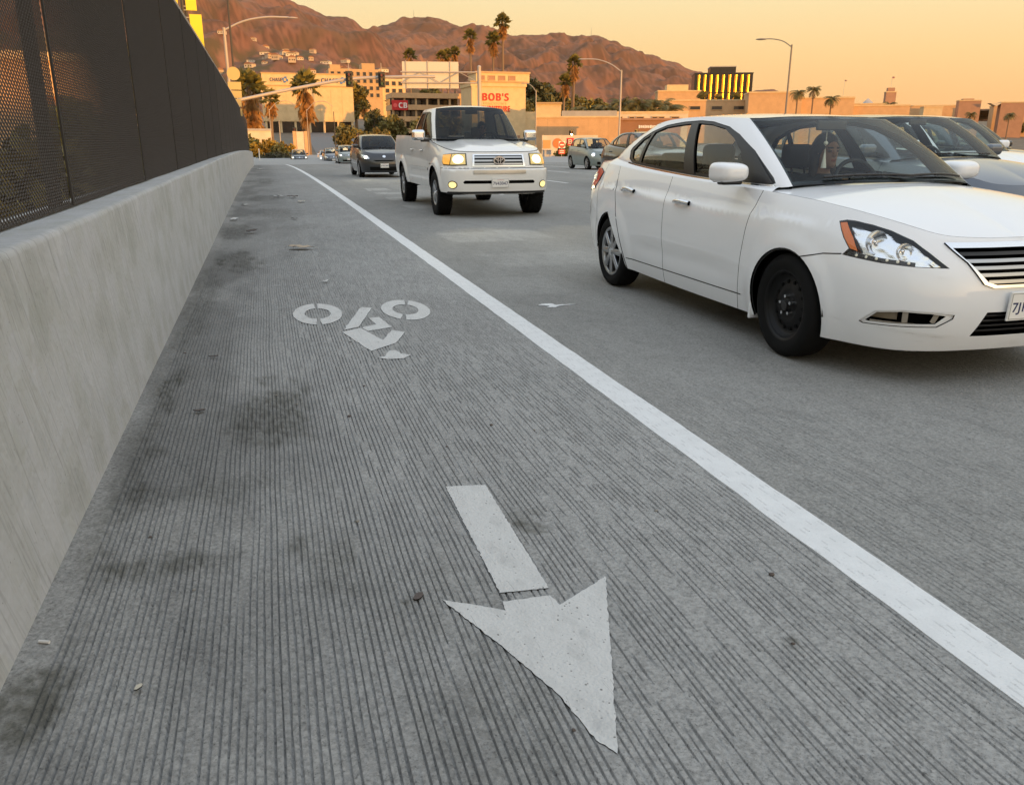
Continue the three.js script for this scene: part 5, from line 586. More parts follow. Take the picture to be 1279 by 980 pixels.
{
  const g = buildCar(TRUCK), W = g.W, K = g.K, both = q => [q, mirrorZ(q)];
  const gr = new THREE.Group(); gr.name = 'grille'; g.add(gr);
  mesh('chrome_frame', panelGeo(W, TRUCK.frontHoles[0].p, [[[-.435, .872], [.435, .872], [.425, 1.035], [-.425, 1.035]]], { off: .008, hem: .04, max: .05 }), M.chrome, gr);
  mesh('grille_back', panelGeo(W, TRUCK.frontHoles[0].p, [], { off: -.05, max: .1 }), M.dark, gr);
  for (let i = 0; i < 3; i++) { const y = .898 + i * .056; mesh('slat', panelGeo(W, [[-.43, y - .015], [.43, y - .015], [.43, y + .015], [-.43, y + .015]], [], { off: -.004, hem: .03, max: .06 }), M.alloy, gr); }
 
  const oval = (rx, ry, t) => { const sh = new THREE.Shape(); sh.absellipse(0, 0, rx, ry, 0, Math.PI * 2); const h = new THREE.Path(); h.absellipse(0, 0, rx - t, ry - t, 0, Math.PI * 2); sh.holes.push(h); return new THREE.ExtrudeGeometry(sh, { depth: .014, bevelEnabled: false, curveSegments: 24 }); };
  { const b = mesh('emblem', [oval(.104, .072, .019), oval(.070, .032, .013).translate(0, .026, .002), oval(.030, .064, .013).translate(0, 0, .004)], M.chrome, gr); const q = W.P(0, .955); b.position.set(q[0] + .016, .955, 0); b.rotation.y = Math.PI / 2; const bd = mesh('emblem_back', [new THREE.CylinderGeometry(1, 1, .01, 30).scale(.09, 1, .06).rotateX(Math.PI / 2)], M.trim, gr); bd.position.set(q[0] + .012, .955, 0); bd.rotation.y = Math.PI / 2; }
  mesh('bumper_slot', panelGeo(W, TRUCK.frontHoles[1].p, [], { off: -.04, max: .1 }), M.dark, g);
  mesh('bumper_step', panelGeo(W, [[-.46, .738], [.46, .738], [.455, .80], [-.455, .80]], [], { off: .012, hem: .02, max: .06 }), M.alloy, g);
  mesh('valance', panelGeo(W, [[-.95, .405], [.95, .405], [.9, .445], [-.9, .445]], [], { off: .003, hem: .01, max: .08 }), M.plastic, g);
  for (const k of both(strip(W, Array.from({ length: 26 }, (_, i) => { const a = lerp(.0, W.aX(1.2), i / 25); return [a, W.ys(a) - .008]; }), .008, .0015))) mesh('bonnet_line', k, M.dark, g);
  mesh('bumper_seam', panelGeo(W, [[-1.16, .822], [1.16, .822], [1.16, .834], [-1.16, .834]], [], { off: .001, max: .05 }), M.trim, g);
  licencePlate(g, W, .585, '7V43047', .01, -.03);
  for (const sgn of [1, -1]) {
    const P = sgn > 0 ? q => q : neg, hl = new THREE.Group(); hl.name = 'headlight'; g.add(hl);
    const o = [[.56, .875], [.80, .868], [1.06, .876], [1.12, .93], [1.17, 1.05], [.82, 1.072], [.57, 1.072]];
    mesh('housing', panelGeo(W, P(o), [], { off: .004, hem: .03, max: .06 }), M.trim, hl);
    mesh('lamp', panelGeo(W, P([[.585, .893], [.86, .886], [.86, 1.055], [.59, 1.055]]), [], { off: .012, hem: .01, max: .06 }), M.headOn, hl);
    mesh('lamp_core', panelGeo(W, P(ell(.72, .972, .10, .068, 22)), [], { off: .016, hem: .004 }), M.headCore, hl);
    mesh('turn_signal', panelGeo(W, P([[.885, .888], [1.05, .894], [1.10, .94], [1.145, 1.04], [.885, 1.053]]), [], { off: .012, hem: .01, max: .06 }), M.turnOn, hl);
    mesh('lens', panelGeo(W, P(o.map(([a, y]) => [lerp(.84, a, .985), lerp(.97, y, .985)])), [], { off: .02, max: .08 }), M.clear, hl);
    const fg = new THREE.Group(); fg.name = 'fog_lamp'; g.add(fg); mesh('bezel', panelGeo(W, P(ell(.80, .557, .078, .066)), [], { off: .004, hem: .01 }), M.trim, fg); mesh('lamp', panelGeo(W, P(ell(.80, .557, .062, .052)), [], { off: .010, hem: .006 }), M.fogOn, fg);
    const mi = new THREE.Group(); mi.name = 'side_mirror'; g.add(mi); mesh('mirror_shell', [rbox(.14, .19, .25, .055, 0, 0, 0, 4)], M.chrome, mi); mesh('mirror_arm', [rbox(.08, .06, .2, .02, 0, -.09, -.14 )], M.trim, mi); mi.position.set(.95, 1.375, sgn * 1.08); if (sgn < 0) mi.scale.z = -1;
    for (const x of [.45, -.6]) { const hd = []; const a = W.aX(x); for (let i = 0; i <= 6; i++) { const t = i / 6; hd.push(onSurf(W, sgn * (a - .1 + .2 * t), 1.10, .005 + .03 * Math.sin(Math.PI * t)).p); } mesh('door_handle', tube(hd, .014, 14, 8), M.truckWhite, g); }
    mesh('side_moulding', panelGeo(W, P([[W.aX(1.08), .755], [W.aX(-.74), .755], [W.aX(-.74), .80], [W.aX(1.08), .80]]), [], { off: .008, hem: .01, max: .08 }), M.truckWhite, g);
    const sp2 = new THREE.SpotLight(C(1, .85, .5), 5, 0, .5, .8, 2); const q = onSurf(W, sgn * .72, .97, .2); sp2.position.set(...q.p); sp2.target.position.set(q.p[0] + 8, -.3, q.p[2]); sp2.castShadow = true; g.add(sp2, sp2.target);
  }
  mesh('model_badge', panelGeo(W, rrect(W.aX(1.42), .86, W.aX(1.25), .885, .008), [], { off: .004, hem: .004 }), M.trim, g);
  for (const s of [-.6, .6]) { const p = []; for (let i = 0; i <= 6; i++) p.push(onSurf(K, s * 3.2 - 1 + i / 6 * 2, .05, .015).p); mesh('wiper', tube(p, .008, 12, 6), M.trim, g); }
}
// ---------------------------------------------------------------- other traffic
const HATCH = { // tall five-door body
  wrap: [[2.26, 0, .20, .86, .16, .06, .40, 2.2], [2.25, .25, .20, .862, .16, .06, .40, 2.2], [2.19, .50, .20, .875, .17, .06, .40, 2.2], [2.05, .68, .20, .905, .17, .06, .42, 2.2], [1.85, .80, .20, .94, .15, .05, .44, 2.2], [1.62, .86, .20, .965, .13, .05, .46, 2.2], [1.37, .875, .20, .985, .11, .05, .5, 2.2], [.8, .885, .20, 1.005, .085, .055, .5, 2], [0, .885, .20, 1.03, .075, .055, .5, 2], [-.8, .885, .20, 1.055, .075, .055, .5, 2], [-1.35, .88, .22, 1.08, .085, .05, .5, 2], [-1.75, .865, .25, 1.10, .09, .05, .5, 2], [-2.05, .81, .27, 1.11, .09, .06, .5, 2], [-2.22, .66, .28, 1.11, .08, .07, .5, 2], [-2.31, .36, .28, 1.11, .07, .07, .5, 2], [-2.33, 0, .28, 1.11, .07, .07, .5, 2]],
  axles: [1.37, -1.37], wheelY: .32, R: .32, rimR: .215, tyreW: .205, track: 1.53, arch: .355, max: .1,
  base: [[1.34, 0, 1.03], [1.28, .35, 1.025], [1.14, .60, 1.02], [.98, .735, 1.01], [.4, .775, 1.03], [-.1, .785, 1.045], [-.75, .782, 1.07], [-1.4, .765, 1.09], [-1.95, .69, 1.105], [-2.12, .42, 1.11], [-2.16, 0, 1.115]],
  top: [[.46, 0, 1.49], [.44, .3, 1.487], [.38, .52, 1.475], [.22, .585, 1.48], [-.05, .61, 1.50], [-.35, .615, 1.51], [-.8, .61, 1.505], [-1.35, .595, 1.49], [-1.66, .53, 1.475], [-1.74, .3, 1.485], [-1.76, 0, 1.49]], crown: .06,
  hood: { x: 1.0, cx: 1.29, cy: 1.03, pow: 1.6 }, deck: { x: -2.1, cx: -2.15, cy: 1.11 }, shelf: [1.02, -2.0],
  sA: 2.45, sR: 8.3, doors: [[.82, .94], [-.22, -.22], [-1.05, -1.36]],
  dlo: [[3.05, .04], [7.3, .05], [7.75, .14], [7.8, .3], [7.55, .74], [7.2, .84], [6.4, .89], [5.3, .905], [4.2, .90], [3.5, .85], [3.2, .72], [2.98, .48], [2.92, .1]],
  panes: [{ name: 'front_door_window', p: [[3.4, .08], [4.85, .08], [4.85, .86], [4.2, .86], [3.62, .80], [3.42, .6]] }, { name: 'rear_door_window', p: [[5.1, .08], [6.7, .08], [6.78, .82], [6.2, .855], [5.1, .86]] }, { name: 'rear_side_window', p: [[6.9, .08], [7.25, .09], [7.6, .2], [7.45, .68], [7.15, .79], [6.96, .815]] }],
  seam: [[0, .63], [1.27, .67], [1.22, .69], [1.22, .75], [1.22, .9]], wheelF: 'small', inside: { x: .02, y: .38, dash: [.85, .99] }, clear: .2,
};
const SALOON = { ...SEDAN, frontHoles: undefined, max: .1, wheelF: 'small', wheelR: 'small', steer: 0 };
function scaled(t, k, o) { const [kx, ky, kz] = k, f = p => p.map(q => [q[0] * kx, q[1] * kz, q[2] * ky]); const s = { ...t, wrap: t.wrap.map(q => [q[0] * kx, q[1] * kz, q[2] * ky, q[3] * ky, q[4], q[5], q[6], q[7]]), base: f(t.base), top: f(t.top), crown: t.crown * ky, axles: t.axles.map(x => x * kx), track: t.track * kz, hood: { ...t.hood, x: t.hood.x * kx, cx: t.hood.cx * kx, cy: t.hood.cy * ky }, deck: { ...t.deck, x: t.deck.x * kx, cx: t.deck.cx * kx, cy: t.deck.cy * ky }, shelf: t.shelf.map(x => x * kx), doors: t.doors.map(d => d.map(x => x * kx)), seam: t.seam.map(q => [q[0] * (kx * .6 + kz * .4), q[1] * ky]), inside: t.inside && { ...t.inside, x: t.inside.x * kx, y: t.inside.y * ky, dash: [t.inside.dash[0] * kx, t.inside.dash[1] * ky] }, ...o }; return s; }
function dress(sp, o = {}) {
  sp.pos = [sp.pos[0], sp.pos[1] ?? deckY(sp.pos[2]), sp.pos[2]];
  const g = buildCar(sp), W = g.W, K = g.K, ky = o.ky ?? 1, both = q => [q, mirrorZ(q)];
  const yt = W.ys(.5), hy0 = o.hy ?? (yt - .20), hy1 = hy0 + .11;
  const gr = new THREE.Group(); gr.name = 'grille'; g.add(gr);
  mesh('grille_back', panelGeo(W, o.grille ?? [[-.40, hy0 - .01], [.40, hy0 - .01], [.46, hy1 - .03], [-.46, hy1 - .03]], [], { off: .004, hem: .01, max: .08 }), M.dark, gr);
  if (o.bars !== 0) for (let i = 0; i < (o.bars ?? 2); i++) { const y = hy0 + .02 + i * .04; mesh('slat', panelGeo(W, [[-.40, y - .007], [.40, y - .007], [.40, y + .007], [-.40, y + .007]], [], { off: .01, hem: .006, max: .1 }), M.chrome, gr); }
  mesh('lower_intake', panelGeo(W, rrect(-.55, .27 * ky, .55, .40 * ky, .03), [], { off: .004, hem: .01, max: .1 }), M.dark, g);
  mesh('emblem', panelGeo(W, ell(0, (hy0 + hy1) / 2 + .02, .06, .042, 20), [], { off: .02, hem: .012 }), M.chrome, g);
  licencePlate(g, W, o.plateY ?? .44 * ky, o.plate ?? '8KRT519', .012, -.05);
  for (const sgn of [1, -1]) {
    const P = sgn > 0 ? q => q : neg, hl = new THREE.Group(); hl.name = 'headlight'; g.add(hl);
    const a0 = o.ha?.[0] ?? .56, a1 = o.ha?.[1] ?? 1.10, poly = o.round ? ell((a0 + a1) / 2, (hy0 + hy1) / 2, .12, .105, 24) : [[a0, hy0 + .01], [a0 + .12, hy0 - .01], [a1 - .06, hy0 + .045], [a1, hy1 + .035], [a1 - .15, hy1 + .03], [a0 + .1, hy1 - .02]];
    mesh('housing', panelGeo(W, P(poly), [], { off: .004, hem: .02, max: .08 }), o.round ? M.chrome : M.reflector, hl);
    const lc = o.round ? [(a0 + a1) / 2, (hy0 + hy1) / 2] : [a0 + .2, (hy0 + hy1) / 2 + .005];
    mesh('lamp', panelGeo(W, P(ell(lc[0], lc[1], .075, .05, 20)), [], { off: .012, hem: .008 }), o.lit ? M.headWhite : M.bulb, hl);
    mesh('lens', panelGeo(W, P(poly), [], { off: .022, max: .1 }), M.clear, hl);
    mesh('tail_light', panelGeo(W, P([[W.len - .95, W.ys(W.len) - .08], [W.len - .45, W.ys(W.len) - .06], [W.len - .45, W.ys(W.len) - .24], [W.len - .9, W.ys(W.len) - .26]]), [], { off: .008, hem: .01, max: .1 }), M.red, g);
    const mi = new THREE.Group(); mi.name = 'side_mirror'; g.add(mi); mesh('mirror_shell', [rbox(.11, .13, .21, .05, 0, 0, 0, 3)], sp.paint, mi); mesh('mirror_foot', [rbox(.08, .03, .16, .012, 0, -.06, -.08)], M.trim, mi); const q = K.P(3.2, .1); mi.position.set(q[0] - .06, q[1] + .055, sgn * (q[2] + .13)); if (sgn < 0) mi.scale.z = -1;
    for (const d of [1, 2]) { const a = W.aX(sp.doors[d][1] + .16), y = W.ys(a) - .13, hp = []; for (let i = 0; i <= 6; i++) { const t = i / 6; hp.push(onSurf(W, sgn * (a - .1 + .2 * t), y, .006 + .024 * Math.sin(Math.PI * t)).p); } mesh('door_handle', tube(hp, .013, 12, 8), o.handles ?? sp.paint, g); }
    if (o.lit && o.beam) { const s = new THREE.SpotLight(C(1, .9, .65), o.beam * .6, 0, .5, .8, 2), q2 = onSurf(W, sgn * lc[0], lc[1], .2); s.position.set(...q2.p); s.target.position.set(q2.p[0] + 8, -.4, q2.p[2]); s.castShadow = true; g.add(s, s.target); }
  }
  for (const s of [-.5, 1.2]) { const p = []; for (let i = 0; i <= 6; i++) p.push(onSurf(K, s - .8 + i / 6 * 1.6, .05, .015).p); mesh('wiper', tube(p, .007, 10, 6), M.trim, g); }
  return g;
}
dress(scaled(HATCH, [1.0, 1.02, 1.0], { name: 'black_hatchback', label: 'black tall hatchback with lit headlights following the white pickup truck', category: 'car', pos: [4.28, undefined, -33.75], paint: M.black, sideGlass: M.tint, glass: M.tint }), { lit: true, beam: 10, plate: '6TRL582', bars: 0, grille: [[-.30, .60], [.30, .60], [.42, .645], [-.42, .645]], ky: 1.02 });
dress(scaled(HATCH, [.84, 1.0, .97], { name: 'sage_crossover', label: 'grey-green small crossover with round lit headlights in a far lane', category: 'car', pos: [16.15, undefined, -40.4], paint: M.sage, glass: M.glass }), { lit: true, round: true, beam: 5, ha: [.66, .92], bars: 0, plate: '7XWP406' });
dress(scaled(SALOON, [1.0, 1.04, 1.0], { name: 'charcoal_sedan', label: 'dark charcoal saloon half hidden behind the white saloon, in front of the grey-green crossover', category: 'car', pos: [10.95, undefined, -22.75], paint: M.charcoal }), { lit: false, plate: '8BGH731' });
dress(scaled(SALOON, [1.03, 1.075, 1.02], { name: 'silver_sedan', label: 'blue-grey silver car with a dark roof directly beyond the white saloon', category: 'car', pos: [7.45, undefined, -8.9], paint: M.silver, roofPaint: M.charcoal, glass: M.glass }), { plate: '8CVN920' });
dress(scaled(HATCH, [1.0, 1.1, 1.02], { name: 'white_suv', label: 'white sport utility vehicle between the silver car and the dark car', category: 'car', pos: [10.95, undefined, -12.1], paint: M.white }), { plate: '7HNB145' });
dress(scaled(HATCH, [1.02, 1.09, 1.02], { name: 'dark_suv', label: 'near-black car beside the white sport utility vehicle', category: 'car', pos: [14.6, undefined, -15.5], paint: M.black }), { plate: '8FZM277' });
// cars on the far side of the crest
dress(scaled(HATCH, [1, 1.0, 1.0], { name: 'far_car', label: 'dark car with two bright headlights in front of the roadside bushes', category: 'car', pos: [3.6, undefined, -94], paint: M.charcoal, max: .2 }), { lit: true, plate: '8MLD335' });
dress(scaled(SALOON, [.96, 1, .98], { name: 'far_car', label: 'small white car showing between two cars beyond the crest', category: 'car', pos: [6.6, undefined, -96], paint: M.white, max: .2 }), { lit: true });
dress(scaled(SALOON, [1, 1.02, 1], { name: 'far_car', label: 'silver saloon queuing behind the black hatchback beyond the crest', category: 'car', pos: [6.5, undefined, -86], paint: M.silver, max: .2 }), { lit: false, plate: '7YBC810' });
dress(scaled(HATCH, [1, 1.03, 1], { name: 'far_car', label: 'dark green-grey car with one bright headlight next behind the black hatchback', category: 'car', pos: [7.0, undefined, -76], paint: M.sage, max: .2 }), { lit: true, plate: '8PQA662' });
dress(scaled(SALOON, [1, 1, 1], { name: 'far_car', label: 'white saloon waiting on the rising street below the bank building', category: 'car', pos: [16.2, undefined, -195], paint: M.white, max: .3, turn: -2.6 }), {});
dress(scaled(HATCH, [1.1, 1.15, 1.05], { name: 'far_car', label: 'dark pickup-sized car turning on the street below the bank building', category: 'car', pos: [14.6, undefined, -165], paint: M.black, max: .3, turn: -2.9 }), {});
dress(scaled(SALOON, [1, 1, 1], { name: 'far_car', label: 'dark saloon on the rising street near the round green trees', category: 'car', pos: [19.0, undefined, -172], paint: M.charcoal, max: .3, turn: -1.8 }), {});
// ---------------------------------------------------------------- people at the wheel (x forward, y up, z to the right; origin between the hips)
function sdfGeo(c, h, res, f) {
  const mc = new MarchingCubes(res, new THREE.MeshBasicMaterial(), false, false, 120000); mc.isolation = 0; const n = mc.size, hf = n / 2;
  for (let k = 0; k < n; k++) for (let j = 0; j < n; j++) for (let i = 0; i < n; i++) mc.field[i + j * n + k * n * n] = -f(c[0] + (i - hf) / hf * h, c[1] + (j - hf) / hf * h, c[2] + (k - hf) / hf * h);
  mc.update(); const m = mc.count, p = new Float32Array(mc.positionArray.slice(0, m * 3)), q = new Float32Array(mc.normalArray.slice(0, m * 3));
  for (let i = 0; i < m; i++) for (let a = 0; a < 3; a++) p[i * 3 + a] = c[a] + p[i * 3 + a] * h;
  const g = new THREE.BufferGeometry(); g.setAttribute('position', new THREE.BufferAttribute(p, 3)); const w = mergeVertices(g, 1e-5); w.computeVertexNormals(); return w;
}
const smin = (a, b, k) => { const h = Math.max(k - Math.abs(a - b), 0) / k; return Math.min(a, b) - h * h * k / 4; };
function cap(p, a, b, ra, rb) { const bx = b[0] - a[0], by = b[1] - a[1], bz = b[2] - a[2], px = p[0] - a[0], py = p[1] - a[1], pz = p[2] - a[2]; const t = clamp((px * bx + py * by + pz * bz) / (bx * bx + by * by + bz * bz)); return Math.hypot(px - bx * t, py - by * t, pz - bz * t) - lerp(ra, rb, t); }
const elp = (p, c, r) => { const x = (p[0] - c[0]) / r[0], y = (p[1] - c[1]) / r[1], z = (p[2] - c[2]) / r[2], l = Math.hypot(x, y, z); return (l - 1) * Math.min(...r); };
function colourize(g, f) { const p = g.attributes.position, c = []; for (let i = 0; i < p.count; i++) c.push(...f(p.getX(i), p.getY(i), p.getZ(i))); g.setAttribute('color', new THREE.Float32BufferAttribute(c, 3)); return g; }
function makePerson(o) {
  const HD = [-.045, .70, 0], skin = o.skin, shirt = o.shirt;
  const bones = [[[0, 0, 0], [-.06, .22, 0], .135, .125], [[-.06, .22, 0], [-.10, .42, 0], .13, .13], [[-.10, .43, -.12], [-.10, .43, .12], .085, .085], [[-.10, .48, 0], [-.07, .62, 0], .06, .052]];
  for (const s of [-1, 1]) bones.push([[-.10, .46, s * .15], [.10, .24, s * .25], .058, .046], [[.10, .24, s * .25], [.315, .42, s * .175], .044, .03], [[0, -.01, s * .09], [.42, .06, s * .13], .088, .066], [[.42, .06, s * .13], [.62, -.28, s * .13], .06, .042], [[.62, -.30, s * .13], [.80, -.33, s * .14], .045, .035]);
  const body = p => { let d = 9; for (const b of bones) { d = smin(d, cap(p, b[0], b[1], b[2], b[3]), .045); } const z = p[2]; return d; };
  const B = colourize(sdfGeo([.33, .16, 0], .62, 100, (x, y, z) => body([x, y, z])), (x, y, z) => (y > .535 && x < .05) || (x > .27 && y > .36) ? skin : y < .03 || x > .22 && y < .2 ? o.trousers : shirt);
  const head = p => { let q = [p[0] - HD[0], p[1] - HD[1], Math.abs(p[2])]; let d = elp(q, [-.012, .03, 0], [.098, .098, .076]); d = smin(d, elp(q, [.03, -.045, 0], [.062, .075, .056]), .04); d = smin(d, cap(q, [.085, .012, 0], [.108, -.022, 0], .008, .015), .02); d = smin(d, elp(q, [.078, .028, .034], [.02, .012, .026]), .015); d = smin(d, elp(q, [.07, -.098, 0], [.026, .022, .026]), .03); d = smin(d, elp(q, [.082, -.06, 0], [.018, .012, .024]), .012); d = Math.max(d, -elp(q, [.097, .006, .032], [.014, .011, .017])); d = smin(d, elp(q, [.084, .005, .032], [.011, .010, .013]), .004); d = smin(d, elp(q, [-.005, 0, .078], [.018, .032, .012]), .012); d = smin(d, cap(q, [-.015, -.06, 0], [-.03, -.15, 0], .052, .054), .03); return d; };
  const Hd = colourize(sdfGeo([HD[0], HD[1] - .015, 0], .165, 84, (x, y, z) => head([x, y, z])), (x, y, z) => { const a = x - HD[0], b = y - HD[1], c = Math.abs(z); if (a > .075 && Math.abs(b - .005) < .0065 && Math.abs(c - .032) < .012) return [.05, .035, .03]; if (a > .07 && Math.abs(b - .03) < .006 && Math.abs(c - .034) < .022) return o.hair.map(v => v * 1.3); if (a > .083 && Math.abs(b + .062) < .009 && c < .022) return [skin[0] * .85, skin[1] * .5, skin[2] * .5]; return skin; });
  const hands = [];
  for (const s of [-1, 1]) { const w = [.325, .43, s * .172]; // palm on the rim, fingers curling round it
    const fs = []; for (let i = 0; i < 4; i++) { const u = (i - 1.5) * .019, L = [.9, 1, .96, .76][i], k = [w[0] + .065, w[1] + .03 + u, w[2] + s * .01], m = [k[0] + .032 * L, k[1] + .012, k[2] - s * .012], e = [m[0] + .004, m[1] + .004, m[2] - s * .028 * L], t = [e[0] - .02 * L, e[1] + .002, e[2] - s * .008]; fs.push([k, m, .0095, .009], [m, e, .009, .0082], [e, t, .0082, .007]); }
    fs.push([[w[0] + .02, w[1] + .05, w[2] - s * .01], [w[0] + .045, w[1] + .075, w[2] - s * .03], .0115, .01], [[w[0] + .045, w[1] + .075, w[2] - s * .03], [w[0] + .07, w[1] + .08, w[2] - s * .04], .01, .008]);
    hands.push(colourize(sdfGeo([w[0] + .04, w[1] + .02, w[2]], .1, 60, (x, y, z) => { const p = [x, y, z]; let d = smin(cap(p, [w[0] - .03, w[1] - .015, w[2]], [w[0] + .01, w[1] + .01, w[2]], .027, .026), Math.max(cap(p, [w[0] + .01, w[1] + .01, w[2]], [w[0] + .055, w[1] + .035, w[2] + s * .008], .034, .036), Math.abs(z - w[2] - s * .004) - .015), .02); for (const f of fs) d = smin(d, cap(p, f[0], f[1], f[2], f[3]), .006); return d; }), () => skin)); }
  const g = new THREE.Group(); const bodyMat = new THREE.MeshStandardMaterial({ vertexColors: true, roughness: .75, side: THREE.DoubleSide });
  mesh('body', [B, Hd, ...hands], bodyMat, g);
  const hair = sdfGeo([HD[0] - .03, HD[1] - .03, 0], .24, 60, (x, y, z) => { const q = [x - HD[0], y - HD[1], Math.abs(z)]; let d = elp(q, [-.022, .042, 0], [.107, .102, .088]); if (o.long) { d = smin(d, cap(q, [-.05, .0, .07], [-.03, -.19, .088], .045, .03), .05); d = smin(d, cap(q, [-.09, 0, 0], [-.10, -.18, 0], .05, .05), .05); } d = Math.max(d, -elp(q, [.095, -.03, 0], [.085, o.long ? .105 : .1, .075])); if (!o.long) d = Math.max(d, -(q[1] + .02 - (q[0] < -.02 ? -.05 : .02))); return d + (noise2(x * 90 + z * 40, y * 30) - .5) * .006; });
  mesh('hair', hair, mat(...o.hair, .55), g);
  return g;
}
function seatPerson(o, pos) { const g = makePerson(o); g.name = numbered('person'); g.position.set(...pos); g.rotation.y = -Math.PI / 2 + (o.turn ?? 0); tag(g, o.label, 'person'); scene.add(g); return g; }
seatPerson({ skin: [.36, .20, .13], shirt: [.03, .03, .035], trousers: [.03, .035, .05], hair: [.018, .010, .007], long: true, label: 'person with long dark hair driving the white saloon' }, [3.84 + .36, .50, -5.63 + .02]);
seatPerson({ skin: [.34, .19, .13], shirt: [.09, .07, .06], trousers: [.04, .04, .05], hair: [.02, .015, .012], label: 'person with short dark hair driving the white pickup truck' }, [3.85 + .36, .80, -16.6 + .12]);
seatPerson({ skin: [.34, .20, .14], shirt: [.05, .05, .06], trousers: [.04, .04, .05], hair: [.02, .015, .012], label: 'person in dark clothes driving the grey-green crossover' }, [16.15 + .36, .44 + deckY(-40), -40.4 + .05]);
// ---------------------------------------------------------------- palms, trees, bushes
const leafMat = (r, g, b) => new THREE.MeshPhysicalMaterial({ color: C(r, g, b), roughness: .75, transmission: .0, side: THREE.DoubleSide, vertexColors: true });
const LEAF = leafMat(1, 1, 1), BARK = mat(.20, .14, .095, .95);
function leafSet() { return { p: [], c: [], ix: [] }; }
function addQuad(s, a, b, c, d, col) { const n = s.p.length / 3; s.p.push(...a, ...b, ...c, ...d); for (let i = 0; i < 4; i++) s.c.push(...col); s.ix.push(n, n + 1, n + 2, n, n + 2, n + 3); }
function addTri(s, a, b, c, col) { const n = s.p.length / 3; s.p.push(...a, ...b, ...c); for (let i = 0; i < 3; i++) s.c.push(...col); s.ix.push(n, n + 1, n + 2); }
function leafGeo(s) { const g = new THREE.BufferGeometry(); g.setAttribute('position', new THREE.Float32BufferAttribute(s.p, 3)); g.setAttribute('color', new THREE.Float32BufferAttribute(s.c, 3)); g.setIndex(s.ix); const q = g.toNonIndexed(); q.computeVertexNormals(); return q; }
// fan palm: slim trunk, ball of fan leaves, hanging skirt of dead leaves
function fanPalm(seed, h, rc, skirt, trunkR) {
  const R = rng(seed), g = new THREE.Group(), bend = (R() - .5) * h * .06; const tp = []; for (let i = 0; i <= 8; i++) { const t = i / 8; tp.push([bend * t * t, h * t, bend * .5 * Math.sin(t * 2)]); }
  const tg = gridGeo(24, 10, (u, v) => { const k = u * 8, i = Math.min(7, Math.floor(k)), f = k - i, c = [0, 1, 2].map(a => lerp(tp[i][a], tp[i + 1][a], f)), r = trunkR * (1.25 - .5 * u) * (1 + .06 * noise2(u * 60, v * 6)), a = v * Math.PI * 2; return [c[0] + Math.cos(a) * r, c[1], c[2] + Math.sin(a) * r]; }); mesh('trunk', tg, BARK, g);
  const top = tp[8], fan = (s, el, az, L, w, droop, col) => { const d = [Math.cos(el) * Math.cos(az), Math.sin(el), Math.cos(el) * Math.sin(az)], side = [-Math.sin(az), 0, Math.cos(az)], up = [-Math.sin(el) * Math.cos(az), Math.cos(el), -Math.sin(el) * Math.sin(az)]; const at = (r, a, dr) => [0, 1, 2].map(k => top[k] + d[k] * r * Math.cos(a) + side[k] * r * Math.sin(a) + up[k] * -.06 * r * Math.abs(Math.sin(a * 2)) - (k === 1 ? dr : 0)); const c = at(L * .42, 0, droop * .05); addQuad(s, at(0, 0, 0), at(L * .2, .03, 0), c, at(L * .2, -.03, 0), col); const n = 9; for (let i = 0; i < n; i++) { const a0 = (i / n - .5) * w, a1 = ((i + .82) / n - .5) * w, e = L * (1 - .28 * Math.abs(a0 + a1)) * (.9 + R() * .2); const am = (a0 + a1) / 2; const cc = q => [0, 1, 2].map(k => c[k] * .0 + q[k]); addTri(s, c, cc(at(L * .75, a0 * .5, droop * .25)), cc(at(e, am * .62, droop * (.6 + R() * .3))), col); addTri(s, c, cc(at(e, am * .62, droop * .7)), cc(at(L * .75, a1 * .5, droop * .25)), col); } };
  const live = leafSet(), dead = leafSet(); for (let i = 0; i < 64; i++) { const el = lerp(-.45, 1.45, Math.pow(R(), .8)), az = R() * 6.283, k = .7 + R() * .6; fan(live, el, az, rc * (.75 + R() * .4), 1.9, rc * .3 * (1 - el * .5), [.16 * k, .145 * k, .036 * k]); }
  for (let i = 0; i < 70 * skirt; i++) { const el = lerp(-1.45, -.5, R()), az = R() * 6.283, k = .7 + R() * .6; const t0 = top[1]; top[1] -= R() * rc * .9 * skirt; fan(dead, el, az, rc * (.55 + R() * .4), 1.3, rc * .35, [.42 * k, .22 * k, .07 * k]); top[1] = t0; }
  mesh('crown', leafGeo(live), LEAF, g); mesh('dead_leaf_skirt', leafGeo(dead), LEAF, g); return g;
}
